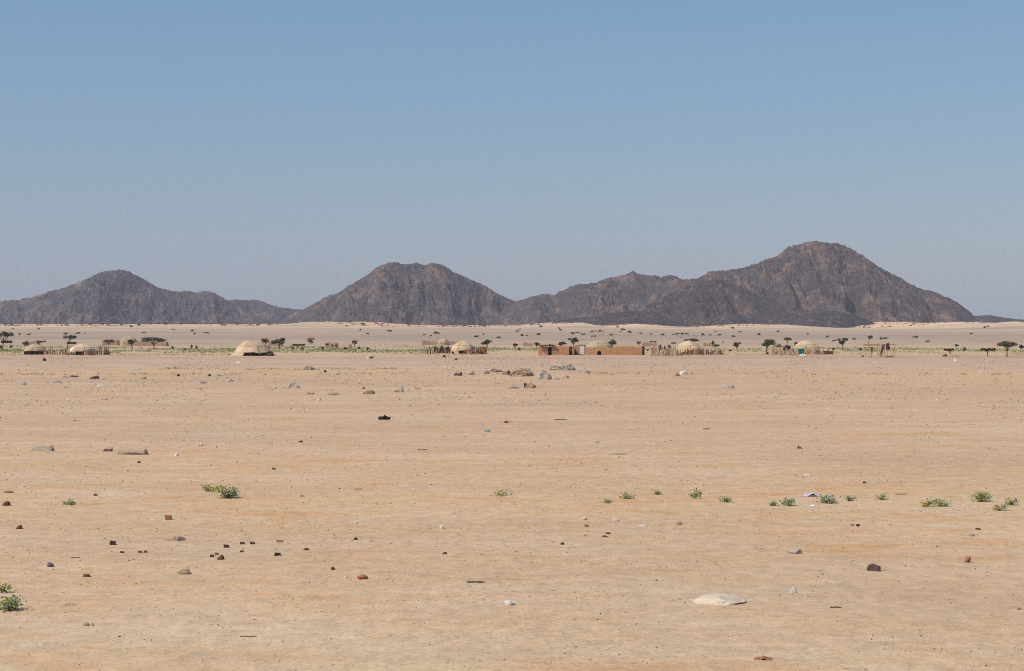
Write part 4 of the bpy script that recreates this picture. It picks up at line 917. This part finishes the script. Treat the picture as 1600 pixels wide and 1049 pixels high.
def wall_part(parent, c, x0, x1, z, y0, dp, seed, m, name='wall'):
    return obj(name, mud_wall_mesh((x1 - x0) * u, dp, z * u, seed, m), parent, (lx((x0 + x1) / 2, c), y0, 0))
wall_part(house, 868, 841.5, 856.5, 13.5, 0, 0.4, 1, MUD)
wall_part(house, 868, 862, 889.5, 14.2, 0, 0.4, 2, MUD)
wall_part(house, 868, 841.5, 889.5, 14.0, 4.6, 0.4, 3, MUD)
for x, s in ((841.5, 4), (889.5, 5)):
    o = obj('wall', mud_wall_mesh(4.2, 0.4, 13.6 * u, s, MUD), house, (lx(x) + (0.4 if x < 850 else 0.0), 2.5, 0), (0, 0, math.pi / 2))
b = MB(); b.box(lx(842.5), lx(889), 0.42, 4.58, 12.3 * u, 12.9 * u); b.build('roof', MUD2, house)
for i, px in enumerate([844, 847.5, 851, 854.5, 858, 861, 864.5]):
    b = MB(); b.tube([(lx(px), -0.75, 14.2 * u), (lx(px) + 0.05, 1.6, 14.9 * u)], 0.075, 6); b.build('roof_pole', pole_m, house)
b = MB(); b.tube([(lx(842), -0.5, 14.9 * u), (lx(855), -0.48, 15.2 * u), (lx(868), -0.5, 15.9 * u)], 0.10, 6); b.build('beam', mat('beam_dark', (0.05, 0.032, 0.025), (0.08, 0.05, 0.04), 5), house)
b = MB(); b.box(lx(859.2) - 0.24, lx(859.2) + 0.24, -0.02, 0.14, 13.6 * u, 17.6 * u); b.build('post', mat('beam_dark', None), house)
b = MB(); b.box(lx(843), lx(867), -0.5, 0.55, 15.9 * u, 16.3 * u)
b.build('awning', mat('thatch', (0.40, 0.25, 0.15), (0.30, 0.18, 0.11), 4), house)
# shaded annex added, standing in for the shadowed side face of the house
recess = thing('mud_recess', 'narrow mud annex with an open dark front added for the shadowed side of the house', 'recess', at(892.5, yb))
def ax(px): return (px - 892.5) * u
obj('wall', mud_wall_mesh(0.45, 0.3, 13 * u, 8, MUD), recess, (ax(895.6), 0.5, 0)); 
o = obj('wall', mud_wall_mesh(3.0, 0.3, 13 * u, 9, MUD), recess, (ax(896.5), 2.2, 0), (0, 0, math.pi / 2))
obj('wall', mud_wall_mesh(0.95, 0.3, 13 * u, 10, MUD), recess, (ax(893.2), 3.7, 0))
b = MB(); b.box(ax(890.3), ax(896.4), 0.45, 3.9, 13.1 * u, 13.7 * u); b.build('roof', MUD2, recess)
# courtyard wall with white door
court = thing('courtyard_wall', 'light mud courtyard wall with a tall white door', 'wall', at(905, yb))
def cx(px): return (px - 905) * u
obj('wall', mud_wall_mesh((906.6 - 897) * u, 0.35, 15 * u, 11, MUD2), court, (cx(901.8), 3.2, 0))
obj('wall', mud_wall_mesh((917 - 913.6) * u, 0.35, 14.6 * u, 12, MUD2), court, (cx(915.3), 3.2, 0))
b = MB(); b.box(cx(905.6), cx(914.8), 3.15, 3.5, 14.7 * u, 15.8 * u); b.build('lintel', mat('beam_dark', None), court)
b = MB(); b.box(cx(906.9), cx(913.3), 3.22, 3.28, 0.3 * u, 14.5 * u)
door = b.build('door', mat('white_paint', (0.80, 0.79, 0.74), (0.70, 0.68, 0.63), 2, 0.6), court)
for z in (3.5, 8, 12.5):
    b = MB(); b.box(cx(907.1), cx(913.1), 3.19, 3.22, z * u, (z + 0.7) * u); b.build('rail', mat('white_paint', None), door)
b = MB(); b.tube([(0, 0, 0.0), (0, 0, 0.25), (0, 0, 0.5), (0, 0, 0.68), (0, 0, 0.8)], [0.16, 0.24, 0.22, 0.11, 0.13], 9)
tag(b.build('water_jar', dark_cloth_and_hole, None, True, (at(900.2, yb)[0], depth(yb) + 2.4, at(900, yb)[2])), 'small dark upright jar standing before the light courtyard wall', 'jar')
pole_thing('log', 895.5, 554.6, 911.5, 554.6, 555.3, 'dark bar added for the shadow line across the mouth of the courtyard', 'log', 0.10, mat('beam_dark', None), 0.3)  # added bar, stands in for a dark shadow line on the ground
# long wall with a low dark opening
lw = thing('mud_wall', 'long low mud wall with an arched black opening, before the dusty dome', 'wall', at(939, yb))
def wx2(px): return (px - 939) * u
obj('wall', mud_wall_mesh((933.6 - 915.5) * u, 0.35, 12 * u, 13, MUD2), lw, (wx2(924.5), 0.9, 0))
obj('wall', mud_wall_mesh((962 - 939.6) * u, 0.35, 11.6 * u, 14, MUD), lw, (wx2(950.8), 0.9, 0))
b = MB(); n = 8; zt = 11.8 * u; r0 = (939.6 - 933.6) / 2 * u; cxx = wx2(936.6); V = []; Fc = []
for i in range(n + 1):
    a = math.pi * i / n; V += [(cxx - r0 * math.cos(a), 0.9, 3.2 * u + 3.6 * u * math.sin(a)), (cxx - r0 * math.cos(a), 0.9, zt), (cxx - r0 * math.cos(a), 1.25, 3.2 * u + 3.6 * u * math.sin(a)), (cxx - r0 * math.cos(a), 1.25, zt)]
for i in range(n):
    q = i * 4; Fc += [(q, q + 4, q + 5, q + 1), (q + 2, q + 3, q + 7, q + 6), (q + 1, q + 5, q + 7, q + 3), (q, q + 2, q + 6, q + 4)]
b.add(V, Fc); b.build('arch', MUD2, lw)
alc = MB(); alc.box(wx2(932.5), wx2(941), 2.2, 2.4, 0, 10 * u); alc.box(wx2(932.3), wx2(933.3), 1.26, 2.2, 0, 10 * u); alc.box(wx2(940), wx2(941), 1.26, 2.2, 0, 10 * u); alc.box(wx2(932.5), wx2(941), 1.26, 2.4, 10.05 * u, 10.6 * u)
alc.build('niche', dark_cloth_and_hole, lw)  # near-black lining: the shade of the opening is put into its colour
block = thing('mud_house', 'plain oblong mud house without openings, its end wall dark', 'house', at(983, yb))
def bx2(px): return (px - 983) * u
obj('wall', mud_wall_mesh((1003.5 - 962) * u, 0.4, 13.8 * u, 15, MUD), block, (bx2(982.75), 0, 0))
obj('wall', mud_wall_mesh((1003.5 - 962) * u, 0.4, 13.6 * u, 16, MUD), block, (bx2(982.75), 4.4, 0))
for x, s in ((962.0, 17), (1003.5, 18)):
    obj('wall', mud_wall_mesh(4.0, 0.4, 13.4 * u, s, MUD), block, (bx2(x) + (0.4 if x < 980 else 0.0), 2.4, 0), (0, 0, math.pi / 2))
b = MB(); b.box(bx2(963), bx2(1003), 0.42, 4.38, 12.2 * u, 12.8 * u); b.build('roof', MUD2, block)
ds = thing('shade_panel', 'dark narrow panel added for the shaded end of the plain mud house', 'shade', at(1005.6, yb))  # added dark strips stand in for the shaded end face
for i in range(4):
    b = MB(); b.tube([(-0.2 + 0.13 * i, 0.3 + 0.1 * i, 0), (-0.2 + 0.12 * i, 0.3, 13 * u)], 0.07, 5); b.build('shade_strip', mat('beam_dark', None), ds)
b = MB(); b.box(-0.3, 0.32, 0.25, 2.5, 13.2 * u, 13.8 * u); b.build('roof', mat('beam_dark', None), ds)
bundle(851, 556.4, 7, 5, mat('pink_sack', (0.52, 0.30, 0.25), (0.45, 0.30, 0.24), 3), 'pinkish sack leaning on the mud house, beside its doorway', 60, cat='sack', name='sack')
# faint red mud buildings further off
def far_wall(x0, x1, yt, yb2, label, seed, m=MUDR, dp=3.0, name='mud_enclosure', cat='wall', jag=0.30):
    u2 = unit(yb2); p = at((x0 + x1) / 2, yb2); t = thing(name, label, cat, p); W = (x1 - x0) * u2; Hh = (yb2 - yt) * u2 * 0.85
    obj('wall', mud_wall_mesh(W, 0.4, Hh, seed, m, jag=jag), t); obj('wall', mud_wall_mesh(W, 0.4, Hh * 0.95, seed + 1, m, jag=jag), t, (0, dp, 0))
    for s in (-1, 1): obj('wall', mud_wall_mesh(dp - 0.5, 0.4, Hh * 0.96, seed + 2 + s, m), t, (s * (W / 2 - 0.22) + 0.2, dp / 2 + 0.2, 0), (0, 0, math.pi / 2))
    return t
far_wall(46, 58, 533, 539, 'reddish mud wall between two thorn bushes behind the low cream tent', 71)
far_wall(160, 184, 531, 540, 'faint reddish mud wall behind the brownish acacia', 75)
far_wall(206, 260, 533, 541, 'long reddish mud wall behind the widest flat-topped acacia', 79)
far_wall(418, 440, 535, 541, 'reddish mud wall behind the leaning acacia', 83)
ruin = far_wall(508, 527, 534.5, 543, 'red brick ruin with dark window holes on the plain', 87, jag=0.2, name='brick_ruin', cat='ruin')
u3 = unit(543)
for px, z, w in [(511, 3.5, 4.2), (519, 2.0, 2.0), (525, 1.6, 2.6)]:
    b = MB(); b.box((px - 517.5 - w / 2) * u3, (px - 517.5 + w / 2) * u3, -0.06, 0.05, z * u3, (z + 2.6) * u3); b.build('window', dark_cloth_and_hole, ruin)  # flat black slabs painted in for the shade inside the holes
far_wall(544, 549, 537, 544, 'tiny red hut beside the small grey-brown round tree', 91, name='mud_hut', cat='hut', dp=1.4)
far_wall(659, 683, 532, 539, 'red mud enclosure behind the leaning brown sticks', 95)
far_wall(683, 708, 534, 539, 'low red mud wall below the small faint dome', 99)
far_wall(704, 719, 533, 539, 'dark red mud wall next to the top of the cream tent', 103)
far_wall(817, 832, 535, 541.5, 'pink mud hut between the small reddish tree and the corner bush', 107, name='mud_hut', cat='hut')
far_wall(1004, 1026, 535, 541, 'pink mud wall with a dark roof behind the tangled fence', 111)
b = MB(); b.box(-0.75, 0.75, -0.3, 1.8, 0, 0.28); pp = at(1021, 541)
t = thing('flat_shelter', 'small flat dark-roofed shelter over the pink mud wall', 'shelter', (pp[0], pp[1] + 0.5, pp[2]))
uu = unit(541)
for sx in (-1, 1):
    for sy in (0, 1):
        q = MB(); q.tube([(sx * 0.8, 1.3 * sy, 0), (sx * 0.8, 1.3 * sy, 6.0 * uu)], 0.06, 5); q.build('post', pole_m, t)
q = MB(); q.box(-5 * uu, 5 * uu, -0.4, 1.7, 6.05 * uu, 7.6 * uu); q.build('roof', mat('beam_dark', None), t)
far_wall(1100, 1112, 535, 541.5, 'low ruddy mud ruin behind the end stretch of sticks', 115, jag=0.25, name='mud_ruin', cat='ruin')

# ------------------------------------------------------------------ camp with the straw yellow dome
ub = unit(554); p = at(1252, 554); gb = thing('green_box', 'green square metal box on end before the straw yellow dome', 'box', p)
GREEN = mat('green_paint', (0.018, 0.125, 0.085), (0.025, 0.15, 0.105), 3, 0.5, 0.1)
w2 = 4.2 * ub; hh = 8.6 * ub
b = MB(); b.box(-w2, w2, 0, 0.9, 0.02, hh); b.build('body', GREEN, gb)
for z in (0.06, 0.5, 0.93):
    b = MB(); b.box(-w2 - 0.02, w2 + 0.02, -0.03, 0.0, z * hh - 0.03, z * hh + 0.04); b.build('rib', GREEN, gb)
b = MB(); b.box(-w2 - 0.02, w2 + 0.02, -0.02, 0.92, hh, hh + 0.05); b.build('lid', GREEN, gb)
rag('cloth', 1254, 556, 9, 3, mat('white_blue_cloth', (0.62, 0.64, 0.66), (0.5, 0.54, 0.6), 4), 'whitish blue cloth on the ground before the green box', 'cloth', 30)
bundle(1260, 553, 5, 9, mat('salmon_cloth', (0.55, 0.32, 0.22), (0.48, 0.30, 0.2), 3), 'salmon coloured hanging right next to the green box', 61, cat='cloth', name='cloth')
bundle(1205, 553.5, 8, 9, mat('salmon_cloth', None), 'salmon coloured heap under the bright green tree', 62)
bundle(1198.5, 553.8, 5, 4, dark_cloth_and_hole, 'black bundle at the foot of the bright green tree', 63)
bundle(1214, 553.6, 4, 6, mat('maroon_cloth', (0.18, 0.06, 0.05), (0.12, 0.05, 0.04), 3), 'maroon bundle at the start of the whitish stick fence', 64)
bundle(1292.5, 553, 10, 11, mat('pale_mat_heap', (0.50, 0.38, 0.28), (0.43, 0.32, 0.23), 3), 'pale rounded heap behind two brown crates', 65, dy=1.2)
for i, (px, lab) in enumerate([(1291, 'brown slatted crate, next to the dome side of its twin'), (1298.5, 'brown slatted crate, last at the end of the camp')]):
    pc = at(px, 553.8); t = thing('crate', lab, 'crate', pc, group='brown crates before the pale heap'); cw, ch = 3.2 * ub, 5.2 * ub; cm = mat('crate_brown', (0.17, 0.065, 0.045), (0.11, 0.045, 0.035), 4)
    for k in range(4):
        b = MB(); b.box(-cw, cw, 0, 0.06, k * ch / 4 + 0.01, (k + 0.8) * ch / 4); b.build('slat', cm, t)
    for s in (-1, 1):
        b = MB(); b.box(s * cw - 0.03, s * cw + 0.03, 0.062, 0.7, 0, ch); b.build('side', cm, t)
    b = MB(); b.box(-cw, cw, 0.70, 0.75, 0, ch); b.build('back', cm, t)
def ramada(name, label, xs, zt, yb4, dp, beams, seed, rad=0.06, cols=('pale', 'tan'), cat='frame'):
    u4 = unit(yb4); c = (xs[0] + xs[-1]) / 2; t = thing(name, label, cat, at(c, yb4)); r = random.Random(seed)
    mm = [mat('stick_pale', None) if 'stick_pale' in MATS else pole_m, mat('stick_tan', None)]
    for i, px in enumerate(xs):
        for y in (0, dp):
            b = MB(); x = (px - c) * u4 + r.uniform(-.1, .1); b.tube([(x, y, -0.1), (x + r.uniform(-.1, .1), y, zt * u4 * 0.5), (x + r.uniform(-.15, .15), y, zt * u4 * r.uniform(0.95, 1.1))], [rad * 1.3, rad, rad * 0.8], 5); b.build('post', mm[i % 2], t)
    for (a, b_, z0, z1, y) in beams:
        b = MB(); b.tube([((a - c) * u4, y, z0 * u4), (((a + b_) / 2 - c) * u4, y, (z0 + z1) / 2 * u4 - 0.05), ((b_ - c) * u4, y, z1 * u4)], rad * 0.95, 5); b.build('beam', mm[1], t)
    return t
ramada('pole_frame', 'stick rack of the pale fenced camp, roofed with brush', [1210, 1218, 1228, 1236], 13, 554, 2.2, [(1208, 1238, 13, 13.6, -0.05), (1208, 1238, 12.5, 13, 2.2), (1209, 1232, 14, 13, 1.0)], 5, cat='rack')
bundle(1217, 554, 12, 4, mat('brush_roof', (0.24, 0.15, 0.10), (0.17, 0.10, 0.07), 4), 'brown brush laid over the stick rack', 66, 12.2 * ub, 1.0, 'brush', 'brush')
bundle(1230, 554, 13, 7, dark_cloth_and_hole, 'black cloth hanging from the stick rack of the pale camp', 67, 8.5 * ub, 0.6, 'cloth', 'cloth')
# tall bare pole frame with hangings
YF = 559.5; uf = unit(YF)
ramada('pole_frame', 'tall bare pole frame standing alone with hangings on it', [1352, 1361.5, 1374, 1387, 1399.5], 21, YF, 2.6,
       [(1350, 1376, 21, 21.5, 0), (1352, 1376, 19, 20, 2.6), (1372, 1401, 22, 20.5, 0.0), (1374, 1400, 19.5, 20.5, 2.6), (1352, 1365, 17, 16.5, 0.02), (1373, 1392, 18, 24, 1.3)], 9, 0.075)
def hanging(px, z0, z1, w0, w1, m, label, lean, seed):
    p = at(px, YF); V = []; Fc = []; n, k = 7, 8
    for j in range(k):
        f = j / (k - 1); z = (z1 + (z0 - z1) * f) * uf; w = (w0 + (w1 - w0) * f) * uf
        for i in range(n):
            x = (i / (n - 1) - 0.5) * w + lean * f * uf; V.append((x, 0.10 * math.sin(i * 1.9 + seed) - 0.25, z + 0.05 * math.sin(i * 2.2 + j)))
    for j in range(k - 1):
        for i in range(n - 1): a = j * n + i; Fc.append((a, a + n, a + n + 1, a + 1))
    N = len(V); V += [(x, y + 0.05, z) for x, y, z in V]; Fc += [tuple(N + q for q in reversed(f)) for f in Fc]
    return tag(obj('hanging_cloth', mesh('hanging_cloth', V, Fc, [m], True), None, p), label, 'cloth')
hanging(1380, 7, 19.5, 4.5, 3.5, mat('maroon_cloth', None), 'long maroon cloth hanging in the middle of the tall pole frame', -3.0, 2)
hanging(1376, 1, 9, 3, 3.5, mat('straw_cloth', (0.42, 0.27, 0.14), (0.35, 0.22, 0.12), 4), 'straw coloured cloth below the long maroon one', 1.0, 3)
hanging(1362, 8, 17, 2.2, 2.5, mat('rust_cloth', (0.26, 0.11, 0.06), (0.2, 0.09, 0.05), 4), 'narrow rust cloth on the second post of the tall pole frame', 0.3, 4)
bundle(1387.5, YF, 7, 8, mat('maroon_dark_cloth', (0.075, 0.035, 0.03), (0.05, 0.025, 0.025), 4), 'dark bundle slung high on the tall pole frame', 70, 15.5 * uf, -0.1)
pole_thing('log', 1384.5, 558, 1395, 557.4, 559.2, 'dark log on the ground within the tall pole frame', 'log', 0.12, mat('beam_dark', None), 0.2)
bundle(1347.5, 558.5, 5, 4, mat('brown_cloth', None), 'small brown heap at the foot of the first frame post', 71)
rock('rock', 1477, 557.5, 9, 5, 'brick', 'rough', 'reddish-brown rock heap at the foot of the reddish leaning tree', 'rock')
rock('rock', 1492, 558.5, 12, 5, 'earth', 'mound', 'tan hummock after the reddish leaning tree', 'rock')
rock('rock', 1497, 558.8, 6, 3, 'slate', 'chunk', 'dark stone at the end of the tan hummock', 'rock')

# ------------------------------------------------------------------ gravel and grass
def gravel():
    rs = np.random.RandomState(5)
    ico = np.array([(1, 0, 0), (-1, 0, 0), (0, 1, 0), (0, -1, 0), (0, 0, 1), (0, 0, -1)], float)
    fc = np.array([(0, 2, 4), (2, 1, 4), (1, 3, 4), (3, 0, 4), (2, 0, 5), (1, 2, 5), (3, 1, 5), (0, 3, 5)])
    rows = []
    # (row range in the photo, how many, size range in px)
    for y0, y1, n, s0, s1 in [(556, 572, 9000, 0.7, 2.8), (572, 600, 11000, 0.7, 3.2), (600, 640, 12000, 0.7, 3.4), (640, 720, 12000, 0.6, 3.2), (720, 850, 13000, 0.6, 3.6), (850, 1060, 13000, 0.6, 4.0), (541, 556, 1500, 0.7, 2.2)]:
        py = rs.uniform(y0, y1, n); px = rs.uniform(-150, 1750, n); s = s0 + (s1 - s0) * rs.rand(n) ** 3.2
        cl = fbm(px / 90, py / 14, 77, 3) + 0.25; keep = rs.rand(n) < np.clip(0.12 + cl * 1.6, 0.04, 1)
        rows.append(np.stack([px, py, s], 1)[keep])
    A = np.concatenate(rows); D = K / (A[:, 1] - YH); X = (A[:, 0] - 800) * D / F; R = A[:, 2] * D / F * 0.5; Z = ground_z(X, D); n = len(A)
    sc = np.stack([R * rs.uniform(0.8, 1.5, n), R * rs.uniform(0.8, 1.5, n), R * rs.uniform(0.45, 0.95, n)], 1)
    P = ico[None] * (1 + 0.28 * (rs.rand(n, 6, 1) - 0.5)) * sc[:, None, :]
    a = rs.rand(n) * 6.28; c, s = np.cos(a)[:, None], np.sin(a)[:, None]
    P = np.stack([P[:, :, 0] * c - P[:, :, 1] * s, P[:, :, 0] * s + P[:, :, 1] * c, P[:, :, 2]], -1)
    P += np.stack([X, D, Z + sc[:, 2] * 0.10], 1)[:, None, :]
    Fc = (fc[None] + (np.arange(n) * 6)[:, None, None]).reshape(-1, 3)
    keys = ['brown', 'tan', 'slate', 'brick', 'black', 'white', 'orange', 'earth', 'grey']; w = np.array([.20, .22, .14, .08, .05, .05, .06, .12, .08])
    mi = np.repeat(rs.choice(len(keys), n, p=w / w.sum()), 8)
    o = structure('gravel', fast_mesh('gravel', P.reshape(-1, 3), Fc, [rock_mat(k) for k in keys], False, mi), 'stuff')
    o['label'] = 'loose pebbles and gravel strewn over the sand'
gravel()
def scree():
    rs = np.random.RandomState(15); n = 5200
    px = rs.uniform(-120, 1720, n); D = RD + 10 + 330 * rs.rand(n) ** 1.4; X = (px - 800) * D / F
    k = fbm(X / 30, D / 60, 91, 3) > rs.uniform(-0.2, 0.35, n); X, D = X[k], D[k]; n = len(X); R_ = 0.35 + 1.5 * rs.rand(n) ** 3; Z = ground_z(X, D)
    oc = np.array([(1, 0, 0), (-1, 0, 0), (0, 1, 0), (0, -1, 0), (0, 0, 1), (0, 0, -1)], float); fc = np.array([(0, 2, 4), (2, 1, 4), (1, 3, 4), (3, 0, 4), (2, 0, 5), (1, 2, 5), (3, 1, 5), (0, 3, 5)])
    P = oc[None] * (1 + 0.5 * (rs.rand(n, 6, 1) - 0.5)) * np.stack([R_ * 1.3, R_, R_ * 0.8], 1)[:, None, :] + np.stack([X, D, Z], 1)[:, None, :]
    o = structure('rubble', fast_mesh('rubble', P.reshape(-1, 3), (fc[None] + (np.arange(n) * 6)[:, None, None]).reshape(-1, 3), [rock_mat('brown'), rock_mat('black')], False, np.repeat(rs.randint(0, 2, n), 8)), 'stuff')
    o['label'] = 'fallen dark rocks strewn on the sand at the mountain foot'
scree()
def grass():
    rs = np.random.RandomState(9); V = []; Fc = []; mi = []
    gm = [mat('grass_green', (0.140, 0.195, 0.040), (0.20, 0.245, 0.060), 0.05, 0.8, 0, translucent=0.2), mat('grass_dry', (0.36, 0.29, 0.14), (0.30, 0.25, 0.12), 0.05, 0.8, 0, translucent=0.2)]
    def band(n, y0, y1, x0, x1, h0, h1, dry, thr, sx=60, sy=5, seed=31):
        py = rs.uniform(y0, y1, n); px = rs.uniform(x0, x1, n); k = fbm(px / sx, py / sy, seed, 3)
        Da = K / (py - YH); za = ground_z((px - 800) * Da / F, Da)
        for a, b_, kk, zz in zip(px, py, k, za):
            if kk < thr + rs.uniform(-0.15, 0.15): continue
            D = K / (b_ - YH); x = (a - 800) * D / F; z = zz; h = rs.uniform(h0, h1); m = int(rs.rand() < dry)
            for _ in range(5):
                t = rs.uniform(0, 6.28); bx_, by_ = x + rs.uniform(-.22, .22), D + rs.uniform(-.22, .22); l = rs.uniform(-.16, .16); ww = 0.05
                i = len(V); V.extend([(bx_ - ww * math.cos(t), by_ - ww * math.sin(t), z - 0.02), (bx_ + ww * math.cos(t), by_ + ww * math.sin(t), z - 0.02), (bx_ + l, by_ + l * .5, z + h * rs.uniform(.6, 1.1))]); Fc.append((i, i + 1, i + 2)); mi.append(m)
    band(9500, 542.5, 550.0, -60, 1660, 0.18, 0.42, 0.12, -0.10, 90, 3.0)
    band(3600, 540.5, 552, -60, 690, 0.2, 0.45, 0.1, 0.0, 120, 4.0, 41)
    band(4200, 549.5, 556, -60, 1660, 0.10, 0.25, 0.5, 0.0, 90, 3.0, 33)
    band(700, 583, 586.5, -60, 1660, 0.08, 0.2, 0.6, 0.05, 30, 5, 35)
    band(400, 575, 578, 250, 620, 0.08, 0.2, 0.6, 0.0, 30, 5, 36)
    band(1200, 523, 528, 560, 1300, 0.25, 0.5, 0.4, 0.1, 60, 4, 37)
    o = structure('grass', fast_mesh('grass', np.array(V), np.array(Fc), gm, False, mi), 'stuff')
    o['label'] = 'thin strip of green and dry grass behind the camps'
grass()

# ------------------------------------------------------------------ haze
def haze():
    b = MB(); b.box(-17500, 17500, -900, 5800, -60, 175)
    m = bpy.data.materials.new('haze'); m.use_nodes = True; nt = m.node_tree
    nt.nodes.remove(nt.nodes['Principled BSDF'])
    v = nt.nodes.new('ShaderNodeVolumePrincipled'); v.inputs['Color'].default_value = (0.93, 0.87, 0.96, 1); v.inputs['Density'].default_value = 9.0e-5
    v.inputs['Anisotropy'].default_value = 0.0
    nt.links.new(v.outputs[0], nt.nodes['Material Output'].inputs['Volume'])
    o = b.build('haze', m); o['kind'] = 'stuff'
haze()
